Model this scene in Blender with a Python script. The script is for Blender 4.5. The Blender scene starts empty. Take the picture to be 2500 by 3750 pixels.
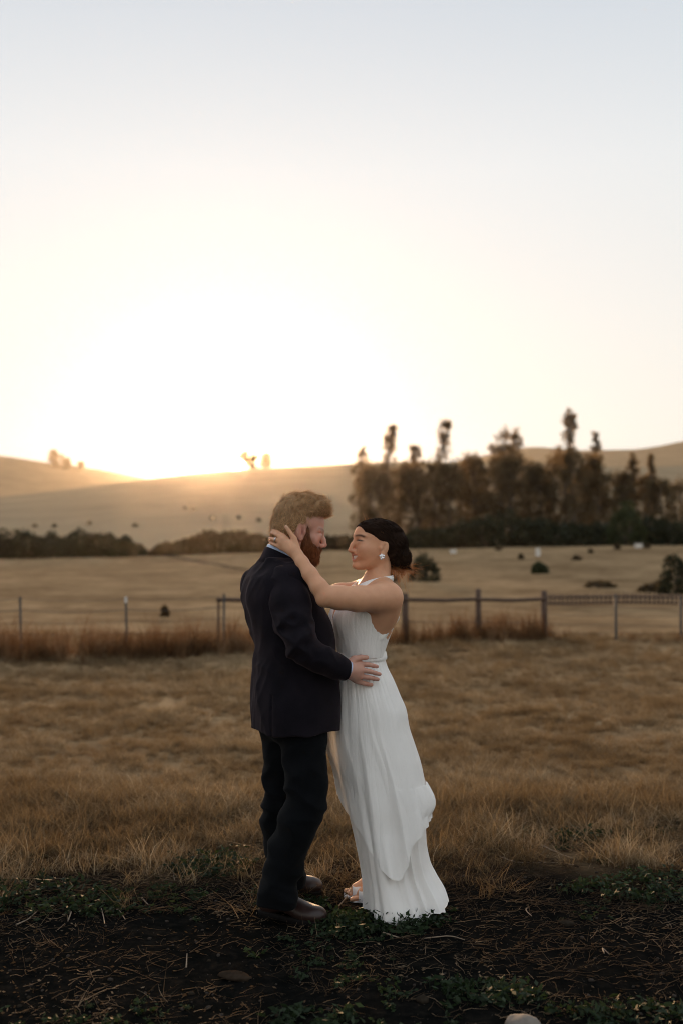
import bpy, bmesh, math, random
import numpy as np
from mathutils import Vector, Matrix, Euler

random.seed(7)
rng = np.random.default_rng(11)
sc = bpy.context.scene
col = sc.collection

# ------------------------------------------------------------------ camera
CAM_H, FPX, HORIZON = 1.46, 3646.0, 2080.0
PITCH = math.atan((HORIZON - 1875.0) / FPX)
Y0 = 4.24                                    # distance of the couple
cam_d = bpy.data.cameras.new('camera')
cam_d.sensor_fit = 'VERTICAL'
cam_d.sensor_height = 36.0
cam_d.lens = 35.0
cam_d.clip_start = 0.05
cam_d.clip_end = 6000
cam_d.dof.use_dof = True
cam_d.dof.focus_distance = Y0 - 0.12
cam_d.dof.aperture_fstop = 1.6
cam = bpy.data.objects.new('camera', cam_d)
cam.location = (0, 0, CAM_H)
cam.rotation_euler = (math.pi / 2 + PITCH, 0, 0)
col.objects.link(cam)
sc.camera = cam


def P(px, py, Y):
    """world point seen at photograph pixel (px, py) at distance Y"""
    u, v = (px - 1250.0) / FPX, (1875.0 - py) / FPX
    c, s = math.cos(PITCH), math.sin(PITCH)
    d = (u, c - v * s, s + v * c)
    t = Y / d[1]
    return np.array((d[0] * t, Y, CAM_H + d[2] * t))


# ------------------------------------------------------------------ sky, sun, exposure
SUN_EL, SUN_AZ = math.radians(6.1), math.radians(-6.1)      # azimuth from +Y towards +X
SUN_DIR = Vector((math.sin(SUN_AZ) * math.cos(SUN_EL), math.cos(SUN_AZ) * math.cos(SUN_EL), math.sin(SUN_EL)))
w = bpy.data.worlds.new('World')
sc.world = w
w.use_nodes = True
nt = w.node_tree
nt.nodes.clear()
out = nt.nodes.new('ShaderNodeOutputWorld')
bg = nt.nodes.new('ShaderNodeBackground')
sky = nt.nodes.new('ShaderNodeTexSky')
sky.sky_type = 'NISHITA'
sky.sun_disc = False
sky.sun_elevation = SUN_EL
sky.sun_rotation = SUN_AZ
sky.altitude = 50
sky.air_density = 1.0
sky.dust_density = 2.0
sky.ozone_density = 1.5
hs = nt.nodes.new('ShaderNodeHueSaturation')
hs.inputs['Saturation'].default_value = 0.7
gm = nt.nodes.new('ShaderNodeGamma')
gm.inputs['Gamma'].default_value = 0.02
nt.links.new(sky.outputs[0], gm.inputs['Color'])
nt.links.new(gm.outputs[0], hs.inputs['Color'])
tcw = nt.nodes.new('ShaderNodeTexCoord')
spw = nt.nodes.new('ShaderNodeSeparateXYZ')
nt.links.new(tcw.outputs['Generated'], spw.inputs[0])
er = nt.nodes.new('ShaderNodeValToRGB')          # the whole dome pales towards the horizon, blue-grey overhead
er.color_ramp.elements[0].position = 0.0
er.color_ramp.elements[0].color = (0.194, 0.176, 0.146, 1)
er.color_ramp.elements[1].position = 1.0
er.color_ramp.elements[1].color = (0.138, 0.148, 0.160, 1)
for p_, c_ in ((0.10, (0.188, 0.179, 0.161)), (0.235, (0.179, 0.176, 0.168)), (0.375, (0.166, 0.170, 0.172)), (0.50, (0.136, 0.146, 0.157))):
    e_ = er.color_ramp.elements.new(p_)
    e_.color = (*c_, 1)
nt.links.new(spw.outputs['Z'], er.inputs[0])
mw = nt.nodes.new('ShaderNodeMix')
mw.data_type = 'RGBA'
mw.blend_type = 'MULTIPLY'
mw.inputs['Factor'].default_value = 1.0
nt.links.new(hs.outputs[0], [s_ for s_ in mw.inputs if s_.name == 'A' and s_.type == 'RGBA'][0])
nt.links.new(er.outputs[0], [s_ for s_ in mw.inputs if s_.name == 'B' and s_.type == 'RGBA'][0])
# the sun itself, low on the ridge, with its aureole
vd = nt.nodes.new('ShaderNodeVectorMath'); vd.operation = 'DOT_PRODUCT'
nt.links.new(tcw.outputs['Generated'], vd.inputs[0])
vd.inputs[1].default_value = SUN_DIR
ac = nt.nodes.new('ShaderNodeMath'); ac.operation = 'ARCCOSINE'
nt.links.new(vd.outputs['Value'], ac.inputs[0])
gl = nt.nodes.new('ShaderNodeValToRGB')
gl.color_ramp.interpolation = 'EASE'
ge = gl.color_ramp.elements
ge[0].position = 0.0; ge[0].color = (30, 24, 15, 1)
ge[1].position = 1.0; ge[1].color = (0, 0, 0, 1)
for p_, c_ in ((0.010, (30, 24, 15)), (0.016, (0.30, 0.20, 0.10)), (0.06, (0.085, 0.058, 0.028)), (0.2, (0.022, 0.015, 0.008))):
    x_ = ge.new(p_); x_.color = (*c_, 1)
sc_ = nt.nodes.new('ShaderNodeMath'); sc_.operation = 'DIVIDE'
nt.links.new(ac.outputs[0], sc_.inputs[0]); sc_.inputs[1].default_value = math.radians(38)
nt.links.new(sc_.outputs[0], gl.inputs[0])
ad_ = nt.nodes.new('ShaderNodeMix'); ad_.data_type = 'RGBA'; ad_.blend_type = 'ADD'; ad_.inputs['Factor'].default_value = 1.0
nt.links.new([s_ for s_ in mw.outputs if s_.type == 'RGBA'][0], [s_ for s_ in ad_.inputs if s_.name == 'A' and s_.type == 'RGBA'][0])
nt.links.new(gl.outputs[0], [s_ for s_ in ad_.inputs if s_.name == 'B' and s_.type == 'RGBA'][0])
nt.links.new([s_ for s_ in ad_.outputs if s_.type == 'RGBA'][0], bg.inputs['Color'])
bg.inputs['Strength'].default_value = 0.15
nt.links.new(bg.outputs[0], out.inputs['Surface'])

sun_d = bpy.data.lights.new('sun', 'SUN')
sun_d.energy = 0.38
sun_d.angle = math.radians(6.0)
sun_d.color = (1.0, 0.58, 0.28)
sun = bpy.data.objects.new('sun', sun_d)
sun.rotation_euler = SUN_DIR.to_track_quat('Z', 'Y').to_euler()
sun.location = (-40, 300, 60)
col.objects.link(sun)

sc.view_settings.view_transform = 'Standard'
sc.view_settings.look = 'None'
sc.view_settings.gamma = 1.0
sc.view_settings.use_curve_mapping = False
sc.view_settings.exposure = 5.0
cy = sc.cycles
cy.use_denoising = True
cy.use_adaptive_sampling = True
cy.adaptive_threshold = 0.02
cy.filter_width = 0.95
cy.max_bounces = 8
cy.diffuse_bounces = 3
cy.transparent_max_bounces = 12
cy.volume_bounces = 1
cy.sample_clamp_indirect = 6.0


# ------------------------------------------------------------------ helpers
def tag(o, label=None, cat=None, group=None, kind=None):
    if label: o['label'] = label
    if cat: o['category'] = cat
    if group: o['group'] = group
    if kind: o['kind'] = kind
    return o


def link(o, parent=None):
    col.objects.link(o)
    if parent is not None:
        o.parent = parent
    return o


def empty(name, loc=(0, 0, 0)):
    o = bpy.data.objects.new(name, None)
    o.location = loc
    o.empty_display_size = 0.1
    return link(o)


def mesh_np(name, verts, faces, mat=None, parent=None, smooth=True, attrs=None, local=None):
    """faces: (n,3) or (n,4) array. attrs: {name: (nverts,3) colours}. local: origin subtracted from verts when parented"""
    verts = np.asarray(verts, np.float32).reshape(-1, 3)
    faces = np.asarray(faces, np.int32)
    if local is not None:
        verts = verts - np.asarray(local, np.float32)
    me = bpy.data.meshes.new(name)
    n, k = faces.shape
    me.vertices.add(len(verts))
    me.vertices.foreach_set('co', verts.ravel())
    me.loops.add(n * k)
    me.loops.foreach_set('vertex_index', faces.ravel())
    me.polygons.add(n)
    me.polygons.foreach_set('loop_start', np.arange(0, n * k, k, dtype=np.int32))
    me.polygons.foreach_set('loop_total', np.full(n, k, np.int32))
    if smooth:
        me.polygons.foreach_set('use_smooth', np.ones(n, bool))
    me.update(calc_edges=True)
    me.validate()
    if attrs:
        for an, av in attrs.items():
            a = me.attributes.new(an, 'FLOAT_COLOR', 'POINT')
            c = np.ones((len(verts), 4), np.float32)
            c[:, :3] = av
            a.data.foreach_set('color', c.ravel())
    if mat is not None:
        me.materials.append(mat)
    o = bpy.data.objects.new(name, me)
    return link(o, parent)


def new_mat(name):
    m = bpy.data.materials.new(name)
    m.use_nodes = True
    n = m.node_tree.nodes
    l = m.node_tree.links
    b = n['Principled BSDF']
    return m, n, l, b


def ramp(n, stops, interp='LINEAR'):
    r = n.new('ShaderNodeValToRGB')
    e = r.color_ramp.elements
    r.color_ramp.interpolation = interp
    while len(e) > 1:
        e.remove(e[-1])
    e[0].position = stops[0][0]
    e[0].color = (*stops[0][1], 1)
    for p_, c_ in stops[1:]:
        x = e.new(p_)
        x.color = (*c_, 1)
    return r


def noise_node(n, l, scale, detail=4, rough=0.6, vec=None, dist=0.0):
    t = n.new('ShaderNodeTexNoise')
    t.inputs['Scale'].default_value = scale
    t.inputs['Detail'].default_value = detail
    t.inputs['Roughness'].default_value = rough
    t.inputs['Distortion'].default_value = dist
    if vec is not None:
        l.new(vec, t.inputs['Vector'])
    return t


def mixc(n, l, fac, a, b, blend='MIX'):
    m = n.new('ShaderNodeMix')
    m.data_type = 'RGBA'
    m.blend_type = blend
    for key, v in (('Factor', fac), ('A', a), ('B', b)):
        sock = [s for s in m.inputs if s.name == key and (s.type == 'RGBA' or (key == 'Factor' and s.type == 'VALUE'))][0]
        if hasattr(v, 'is_linked') or hasattr(v, 'links'):
            l.new(v, sock)
        elif isinstance(v, (tuple, list)):
            sock.default_value = (*v, 1)
        else:
            sock.default_value = v
    return [s for s in m.outputs if s.type == 'RGBA'][0]


def bump(n, l, height, strength=0.3, dist=0.01):
    b = n.new('ShaderNodeBump')
    b.inputs['Strength'].default_value = strength
    b.inputs['Distance'].default_value = dist
    l.new(height, b.inputs['Height'])
    return b.outputs[0]


def simple_mat(name, colr, rough=0.6, var=0.25, scale=20, bumps=0.0, spec=0.5, metallic=0.0, sheen=0.0, subsurface=0.0):
    m, n, l, b = new_mat(name)
    tc = n.new('ShaderNodeTexCoord')
    t = noise_node(n, l, scale, 5, 0.6, tc.outputs['Object'])
    c = np.array(colr)
    r = ramp(n, [(0.25, tuple(c * (1 - var))), (0.75, tuple(np.minimum(c * (1 + var), 1)))])
    l.new(t.outputs[0], r.inputs[0])
    l.new(r.outputs[0], b.inputs['Base Color'])
    b.inputs['Roughness'].default_value = rough
    b.inputs['Specular IOR Level'].default_value = spec
    b.inputs['Metallic'].default_value = metallic
    if sheen:
        b.inputs['Sheen Weight'].default_value = sheen
    if bumps:
        l.new(bump(n, l, t.outputs[0], 1.0, bumps), b.inputs['Normal'])
    return m


def smoothstep(a, b, x):
    t = np.clip((x - a) / (b - a), 0, 1)
    return t * t * (3 - 2 * t)


def vnoise(x, y, seed=0):
    """cheap smooth 2-D value noise in [-1, 1]"""
    x = np.asarray(x, float); y = np.asarray(y, float)
    xi, yi = np.floor(x).astype(np.int64), np.floor(y).astype(np.int64)
    xf, yf = x - xi, y - yi
    u, v = xf * xf * (3 - 2 * xf), yf * yf * (3 - 2 * yf)
    def h(i, j):
        a = (i * 374761393 + j * 668265263 + seed * 974711 + 12345) & 0x7fffffff
        a = ((a ^ (a >> 13)) * 1274126177) & 0x7fffffff
        return ((a ^ (a >> 16)) & 0xffff) / 32767.5 - 1
    return (h(xi, yi) * (1 - u) + h(xi + 1, yi) * u) * (1 - v) + (h(xi, yi + 1) * (1 - u) + h(xi + 1, yi + 1) * u) * v


def vnoise3(x, y, z, seed=0):
    """cheap smooth 3-D value noise in [-1, 1] (arrays of one shape)"""
    xi, yi, zi = np.floor(x).astype(np.int32), np.floor(y).astype(np.int32), np.floor(z).astype(np.int32)
    xf, yf, zf = x - xi, y - yi, z - zi
    u, v, w_ = xf * xf * (3 - 2 * xf), yf * yf * (3 - 2 * yf), zf * zf * (3 - 2 * zf)
    def h(i, j, k):
        a = (i.astype(np.int64) * 374761393 + j.astype(np.int64) * 668265263 + k.astype(np.int64) * 2147483647 * 3 + seed * 974711) & 0x7fffffff
        a = ((a ^ (a >> 13)) * 1274126177) & 0x7fffffff
        return ((a ^ (a >> 16)) & 0xffff) / 32767.5 - 1
    r = 0
    for di in (0, 1):
        for dj in (0, 1):
            for dk in (0, 1):
                r = r + h(xi + di, yi + dj, zi + dk) * (u if di else 1 - u) * (v if dj else 1 - v) * (w_ if dk else 1 - w_)
    return r
# ------------------------------------------------------------------ the land
def ground_z(x, y):
    x = np.asarray(x, float); y = np.asarray(y, float)
    t = np.clip((y - 15) / 97.0, 0, 1.6)
    zf = 3.45 + 0.021 * np.clip(x, -90, 90)
    z = zf * np.where(t < 1, t ** 1.25, 1 + (t - 1) * 1.25)
    z = z + 0.05 * vnoise(x * .35, y * .35, 3) * smoothstep(6, 14, y) + 0.25 * vnoise(x * .04, y * .05, 4) * smoothstep(30, 80, y)
    near = 1 - smoothstep(9, 16, y)
    z = z + near * (0.012 * vnoise(x * 1.9, y * 1.9, 5) + 0.006 * vnoise(x * 6, y * 6, 6))
    flat = np.exp(-((x - 0.0) ** 2 / 0.9 + (y - Y0) ** 2 / 0.35))       # trodden where the couple stands
    return z - flat * near * 0.012 * vnoise(x * 1.9, y * 1.9, 5)


def gz(x, y):
    return float(ground_z(x, y))


def ground_hit(px, py):
    """distance along Y at which the ground shows at photograph pixel (px, py)"""
    a, b = 2.5, 160.0
    for _ in range(50):
        m = math.sqrt(a * b)
        p = P(px, py, m)
        if p[2] > gz(p[0], p[1]): a = m
        else: b = m
    return P(px, py, a)


def field_mat():
    m, n, l, b = new_mat('field_ground')
    g = n.new('ShaderNodeNewGeometry')
    sep = n.new('ShaderNodeSeparateXYZ')
    l.new(g.outputs['Position'], sep.inputs[0])
    pos = g.outputs['Position']
    # straw: stretched mottling in several sizes
    mp = n.new('ShaderNodeMapping')
    mp.inputs['Scale'].default_value = (0.7, 0.8, 1)
    l.new(pos, mp.inputs['Vector'])
    a = noise_node(n, l, 1.1, 9, 0.74, mp.outputs[0], 0.4)
    r1 = ramp(n, [(0.28, (0.105, 0.070, 0.042)), (0.45, (0.185, 0.130, 0.079)), (0.6, (0.255, 0.186, 0.115)), (0.8, (0.34, 0.26, 0.165))])
    l.new(a.outputs[0], r1.inputs[0])
    a2 = noise_node(n, l, 0.13, 6, 0.65, pos)
    r2 = ramp(n, [(0.32, (0.80, 0.74, 0.66)), (0.68, (1.50, 1.46, 1.36))])
    l.new(a2.outputs[0], r2.inputs[0])
    straw = mixc(n, l, 1.0, r1.outputs[0], r2.outputs[0], 'MULTIPLY')
    # dark soil
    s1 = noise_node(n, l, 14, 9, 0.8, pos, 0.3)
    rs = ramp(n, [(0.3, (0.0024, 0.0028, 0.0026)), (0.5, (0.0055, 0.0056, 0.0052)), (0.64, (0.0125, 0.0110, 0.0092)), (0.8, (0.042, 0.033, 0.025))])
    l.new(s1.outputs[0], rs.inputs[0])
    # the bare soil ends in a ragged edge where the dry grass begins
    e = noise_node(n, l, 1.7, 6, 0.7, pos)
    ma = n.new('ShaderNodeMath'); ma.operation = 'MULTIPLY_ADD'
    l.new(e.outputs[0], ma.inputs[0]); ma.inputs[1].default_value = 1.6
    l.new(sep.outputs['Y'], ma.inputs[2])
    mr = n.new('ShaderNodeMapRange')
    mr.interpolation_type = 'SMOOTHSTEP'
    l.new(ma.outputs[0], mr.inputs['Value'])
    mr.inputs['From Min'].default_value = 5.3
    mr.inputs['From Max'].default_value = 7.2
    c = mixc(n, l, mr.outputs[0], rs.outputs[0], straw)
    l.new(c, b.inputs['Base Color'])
    b.inputs['Roughness'].default_value = 1.0
    b.inputs['Specular IOR Level'].default_value = 0.0
    h = noise_node(n, l, 34, 8, 0.75, pos)
    l.new(bump(n, l, h.outputs[0], 0.35, 0.012), b.inputs['Normal'])
    return m


def axis(pts):
    r = []
    for (a, b, s) in pts:
        k = max(2, int(round((b - a) / s)) + 1)
        r.extend(np.linspace(a, b, k)[:-1])
    r.append(pts[-1][1])
    return np.array(r)


def grid_faces(nx, ny):
    i, j = np.meshgrid(np.arange(nx - 1), np.arange(ny - 1), indexing='ij')
    a = i * ny + j
    return np.stack([a, a + ny, a + ny + 1, a + 1], -1).reshape(-1, 4)


xs = axis([(-800, -80, 40), (-80, -8, 3), (-8, -3, .25), (-3, 3, .04), (3, 8, .25), (8, 80, 3), (80, 800, 40)])
ys = axis([(-30, 2, 1.2), (2, 7.5, .04), (7.5, 20, .22), (20, 130, 2.2), (130, 970, 42)])
XX, YY = np.meshgrid(xs, ys, indexing='ij')
MAT_FIELD = field_mat()
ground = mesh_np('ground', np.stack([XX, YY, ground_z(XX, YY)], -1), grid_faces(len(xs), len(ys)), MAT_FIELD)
tag(ground, kind='structure')


def hill_mat(name, base, var):
    m, n, l, b = new_mat(name)
    g = n.new('ShaderNodeNewGeometry')
    a = noise_node(n, l, 0.05, 9, 0.7, g.outputs['Position'], 0.5)
    base = np.array(base)
    r = ramp(n, [(0.3, tuple(base * (1 - var))), (0.7, tuple(base * (1 + var)))])
    l.new(a.outputs[0], r.inputs[0])
    l.new(r.outputs[0], b.inputs['Base Color'])
    b.inputs['Roughness'].default_value = 1.0
    b.inputs['Specular IOR Level'].default_value = 0.0
    return m


def hill(name, prof, Yr, y_foot, y_back, z_foot, mat, seed, power=1.0, amp=0.6, crest=0.85):
    """a ridge whose crest follows the photographed skyline; prof: [(px, py)] at distance Yr"""
    px = np.linspace(prof[0][0], prof[-1][0], 220)
    py = np.interp(px, [p[0] for p in prof], [p[1] for p in prof])
    k = np.ones(9) / 9
    py = np.convolve(np.pad(py, 4, mode='edge'), k, mode='valid')
    top = np.array([P(a, b, Yr) for a, b in zip(px, py)])
    t = np.concatenate([np.linspace(0, 1, 60), np.linspace(1, 2, 30)[1:]])
    V = np.zeros((len(px), len(t), 3))
    for j, tt in enumerate(t):
        X = top[:, 0]
        if tt <= 1:
            Y = y_foot + (Yr - y_foot) * tt
            s = 1 - (1 - tt ** (power * .95)) ** 1.04
            z0 = ground_z(X, np.full_like(X, y_foot)) + z_foot
            Z = z0 + (top[:, 2] - z0) * s
        else:
            Y = Yr + (y_back - Yr) * (tt - 1)
            Z = top[:, 2] * (1 - smoothstep(0, 1, tt - 1) * crest)
        Z = Z + amp * vnoise(X * .03, np.full_like(X, Y) * .03, seed) * math.sin(min(tt, 1) * math.pi)
        V[:, j] = np.stack([X, np.full_like(X, Y), Z], -1)
    o = mesh_np(name, V, grid_faces(len(px), len(t)), mat)
    return tag(o, kind='structure')


MAT_HILL = hill_mat('dry_hill', (0.32, 0.238, 0.15), 0.2)
MAT_FAR = hill_mat('far_hill', (0.40, 0.265, 0.15), 0.15)  # dry grass brightened and warmed: the sunset glow is put into this colour
near_hill = hill('hill', [(-2600, 1990), (-1200, 1925), (-500, 1868), (0, 1822), (191, 1800), (319, 1781), (529, 1755), (714, 1733), (829, 1723), (995, 1706),
                          (1100, 1712), (1339, 1693), (1600, 1690), (1900, 1702), (2200, 1712), (2500, 1706), (3000, 1700), (3600, 1740), (5000, 1850)],
                 330, 108, 560, -0.6, MAT_HILL, 21, 1.15)
left_hill = hill('far_hill', [(-3000, 1700), (-1500, 1650), (-600, 1630), (0, 1666), (159, 1693), (306, 1711), (446, 1733), (529, 1753), (760, 1800), (1100, 1860), (1500, 1900)],
                 820, 420, 950, -2, MAT_FAR, 22, 1.2, 1.5)
right_hill = hill('far_hill', [(1150, 1780), (1500, 1730), (1700, 1684), (1850, 1650), (1927, 1634), (1973, 1631), (2065, 1650), (2203, 1648), (2379, 1645), (2433, 1626),
                               (2500, 1614), (2800, 1585), (3600, 1600), (5200, 1660)],
                  840, 420, 960, -2, MAT_FAR, 23, 1.2, 1.5)
# ------------------------------------------------------------------ implicit modelling (smooth unions on a grid, then surface nets)
def taxis(segs):
    """grid coordinates from (start, end, step) runs, with soft changes of step"""
    return axis(segs).astype(np.float32)


class Field:
    def __init__(self, xs, ys, zs):
        self.ax = (np.asarray(xs, np.float32), np.asarray(ys, np.float32), np.asarray(zs, np.float32))
        self.F = np.full([len(a) for a in self.ax], 1.0, np.float32)

    def put(self, fn, lo, hi, k=0.01, M=None, op='add', pad=0.02):
        lo, hi = np.asarray(lo, float), np.asarray(hi, float)
        if M is not None:
            c = np.array([(x, y, z) for x in (lo[0], hi[0]) for y in (lo[1], hi[1]) for z in (lo[2], hi[2])])
            c = c @ M[:3, :3].T + M[:3, 3]
            lo, hi = c.min(0), c.max(0)
        sl = []
        for a in range(3):
            i0 = np.searchsorted(self.ax[a], lo[a] - k - pad)
            i1 = np.searchsorted(self.ax[a], hi[a] + k + pad)
            if i1 <= i0: return
            sl.append(slice(i0, i1))
        X = self.ax[0][sl[0]][:, None, None]
        Y = self.ax[1][sl[1]][None, :, None]
        Z = self.ax[2][sl[2]][None, None, :]
        if M is not None:
            R = np.linalg.inv(M[:3, :3]).astype(np.float32)
            t = M[:3, 3].astype(np.float32)
            X, Y, Z = X - t[0], Y - t[1], Z - t[2]
            X, Y, Z = (R[i, 0] * X + R[i, 1] * Y + R[i, 2] * Z for i in range(3))
        d = fn(X, Y, Z)
        f = self.F[tuple(sl)]
        if op == 'add':
            if k > 0:
                h = np.maximum(k - np.abs(f - d), 0) / k
                f[...] = np.minimum(f, d) - h * h * k * 0.25
            else:
                f[...] = np.minimum(f, d)
        elif op == 'sub':
            d = -d
            if k > 0:
                h = np.maximum(k - np.abs(f - d), 0) / k
                f[...] = np.maximum(f, d) + h * h * k * 0.25
            else:
                f[...] = np.maximum(f, d)
        elif op == 'int':
            f[...] = np.maximum(f, d)
        elif op == 'off':                        # displace
            f[...] = f + d

    def disp(self, fn, M=None, near=0.025):
        """displace the surface: fn(x, y, z) on the samples next to it"""
        I = np.nonzero(np.abs(self.F) < near)
        p = np.stack([self.ax[a][I[a]] for a in range(3)], -1).astype(float)
        if M is not None:
            p = to_local(M, p)
        self.F[I] += fn(p[:, 0], p[:, 1], p[:, 2]).astype(np.float32)

    def cap(self, a, b, ra, rb, k=0.01, M=None, op='add'):
        a, b = np.asarray(a, float), np.asarray(b, float)
        r = max(ra, rb)
        ba = (b - a).astype(np.float32)
        L = float(ba @ ba) + 1e-12
        def fn(X, Y, Z):
            px, py, pz = X - np.float32(a[0]), Y - np.float32(a[1]), Z - np.float32(a[2])
            h = np.clip((px * ba[0] + py * ba[1] + pz * ba[2]) / L, 0, 1)
            return np.sqrt((px - h * ba[0]) ** 2 + (py - h * ba[1]) ** 2 + (pz - h * ba[2]) ** 2) - (ra + (rb - ra) * h)
        self.put(fn, np.minimum(a, b) - r, np.maximum(a, b) + r, k, M, op)

    def chain(self, pts, k=0.012, M=None, op='add'):
        for (a, ra), (b, rb) in zip(pts[:-1], pts[1:]):
            self.cap(a, b, ra, rb, k, M, op)

    def ell(self, c, r, k=0.01, M=None, op='add', rot=None):
        c, r = np.asarray(c, float), np.asarray(r, float)
        Mc = np.eye(4)
        Mc[:3, 3] = c
        if rot is not None:
            Mc[:3, :3] = np.array(Euler(rot).to_matrix())
        if M is not None:
            Mc = M @ Mc
        r32 = r.astype(np.float32)
        def fn(X, Y, Z):
            q0 = np.sqrt((X / r32[0]) ** 2 + (Y / r32[1]) ** 2 + (Z / r32[2]) ** 2)
            q1 = np.sqrt((X / r32[0] ** 2) ** 2 + (Y / r32[1] ** 2) ** 2 + (Z / r32[2] ** 2) ** 2)
            return q0 * (q0 - 1) / np.maximum(q1, 1e-6)
        self.put(fn, -r, r, k, Mc, op)

    def loft(self, levels, k=0.01, M=None, op='add', asym=0.0, n=2.0, grow=0.0, yaw=0.0):
        """levels: (w, cu, cv, a, b) stacked along the local z axis; a along x (turned by yaw), b along y"""
        lv = np.array(sorted(levels), float)
        ww = np.linspace(lv[0, 0], lv[-1, 0], 160)
        tab = [smooth_interp(ww, lv[:, 0], lv[:, i]) for i in range(1, 5)]
        z0, z1 = lv[0, 0] - grow, lv[-1, 0] + grow
        amax = max(lv[:, 3].max(), lv[:, 4].max()) + grow
        ca, sa = math.cos(yaw), math.sin(yaw)
        def fn(X, Y, Z):
            cu, cv, a, b = (np.interp(Z, ww, t_).astype(np.float32) for t_ in tab)
            u, v = X - cu, Y - cv
            u, v = ca * u + sa * v, -sa * u + ca * v
            a, b = a + grow, b + grow
            if asym:
                b = b * (1 - asym * np.clip(u / a, 0, 1) ** 2)
            r = (np.abs(u / a) ** n + np.abs(v / b) ** n) ** (1.0 / n) + 1e-6
            d = np.sqrt(u * u + v * v) * (1 - 1 / r)
            d = np.where(r < 0.3, -0.7 * np.minimum(a, b), d)
            return np.maximum(d, np.maximum(z0 - Z, Z - z1)).astype(np.float32)
        cu0, cv0 = lv[:, 1], lv[:, 2]
        self.put(fn, (cu0.min() - amax, cv0.min() - amax, z0), (cu0.max() + amax, cv0.max() + amax, z1), k, M, op)

    def mesh(self):
        F = self.F
        S = F < 0
        n0, n1, n2 = F.shape
        c = np.zeros((n0 - 1, n1 - 1, n2 - 1), np.uint8)
        for i in (0, 1):
            for j in (0, 1):
                for k in (0, 1):
                    c += S[i:n0 - 1 + i, j:n1 - 1 + j, k:n2 - 1 + k]
        act = (c > 0) & (c < 8)
        del c
        I = np.argwhere(act)
        idx = np.full(act.shape, -1, np.int32)
        idx[act] = np.arange(len(I))
        acc = np.zeros((len(I), 3)); cnt = np.zeros(len(I))
        corners = [(i, j, k) for i in (0, 1) for j in (0, 1) for k in (0, 1)]
        val = {q: F[I[:, 0] + q[0], I[:, 1] + q[1], I[:, 2] + q[2]].astype(float) for q in corners}
        for a in corners:
            for ax_ in range(3):
                if a[ax_]: continue
                b = list(a); b[ax_] = 1; b = tuple(b)
                m = (val[a] < 0) != (val[b] < 0)
                t = val[a] / np.where(m, val[a] - val[b], 1)
                p = np.tile(np.array(a, float), (len(I), 1))
                p[:, ax_] += t
                acc[m] += p[m]; cnt[m] += 1
        p = I + acc / cnt[:, None]
        V = np.stack([np.interp(p[:, i], np.arange(len(self.ax[i])), self.ax[i]) for i in range(3)], -1)
        quads = []
        for ax_ in range(3):
            A = [slice(None)] * 3; B = [slice(None)] * 3
            A[ax_] = slice(0, -1); B[ax_] = slice(1, None)
            s0, s1 = S[tuple(A)], S[tuple(B)]
            e = np.argwhere(s0 != s1)
            o1, o2 = [(1, 2), (2, 0), (0, 1)][ax_]
            ok = (e[:, o1] > 0) & (e[:, o2] > 0) & (e[:, o1] < F.shape[o1] - 1) & (e[:, o2] < F.shape[o2] - 1)
            e = e[ok]
            q = []
            for d1, d2 in ((1, 1), (0, 1), (0, 0), (1, 0)):
                cc = e.copy(); cc[:, o1] -= d1; cc[:, o2] -= d2
                q.append(idx[cc[:, 0], cc[:, 1], cc[:, 2]])
            q = np.stack(q, -1)
            flip = ~s0[e[:, 0], e[:, 1], e[:, 2]]
            q[flip] = q[flip][:, ::-1]
            quads.append(q)
        Q = np.concatenate(quads)
        Q = Q[(Q >= 0).all(1)]
        return V, Q


def smooth_interp(x, xp, fp):
    """monotone cubic through (xp, fp)"""
    xp, fp = np.asarray(xp, float), np.asarray(fp, float)
    if len(xp) < 3:
        return np.interp(x, xp, fp)
    h = np.diff(xp); s = np.diff(fp) / h
    m = np.zeros_like(fp)
    m[0], m[-1] = s[0], s[-1]
    for i in range(1, len(xp) - 1):
        if s[i - 1] * s[i] > 0:
            w1, w2 = 2 * h[i] + h[i - 1], h[i] + 2 * h[i - 1]
            m[i] = (w1 + w2) / (w1 / s[i - 1] + w2 / s[i])
    i = np.clip(np.searchsorted(xp, x) - 1, 0, len(xp) - 2)
    t = (x - xp[i]) / h[i]
    t = np.clip(t, 0, 1)
    return ((2 * t ** 3 - 3 * t ** 2 + 1) * fp[i] + (t ** 3 - 2 * t ** 2 + t) * h[i] * m[i]
            + (-2 * t ** 3 + 3 * t ** 2) * fp[i + 1] + (t ** 3 - t ** 2) * h[i] * m[i + 1])


def relax(V, Q, n=2, lam=0.5):
    """a little Laplacian smoothing"""
    V = V.copy()
    e = np.concatenate([Q[:, [0, 1]], Q[:, [1, 2]], Q[:, [2, 3]], Q[:, [3, 0]]])
    e = np.concatenate([e, e[:, ::-1]])
    deg = np.bincount(e[:, 0], minlength=len(V)).astype(float)
    for _ in range(n):
        s = np.stack([np.bincount(e[:, 0], V[e[:, 1], i], minlength=len(V)) for i in range(3)], -1)
        V += lam * (s / np.maximum(deg, 1)[:, None] - V)
    return V


def frame(origin, fwd_xy, pitch=0.0, roll=0.0):
    """local x = forward, y = left, z = up"""
    f = np.array([fwd_xy[0] * math.cos(pitch), fwd_xy[1] * math.cos(pitch), math.sin(pitch)])
    f /= np.linalg.norm(f)
    l = np.cross((0, 0, 1), f); l /= np.linalg.norm(l)
    u = np.cross(f, l)
    l2 = l * math.cos(roll) + u * math.sin(roll)
    u2 = np.cross(f, l2)
    M = np.eye(4)
    M[:3, 0], M[:3, 1], M[:3, 2], M[:3, 3] = f, l2, u2, origin
    return M


def to_local(M, V):
    return (V - M[:3, 3]) @ M[:3, :3]


def to_world(M, V):
    return np.asarray(V, float) @ M[:3, :3].T + M[:3, 3]


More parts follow.
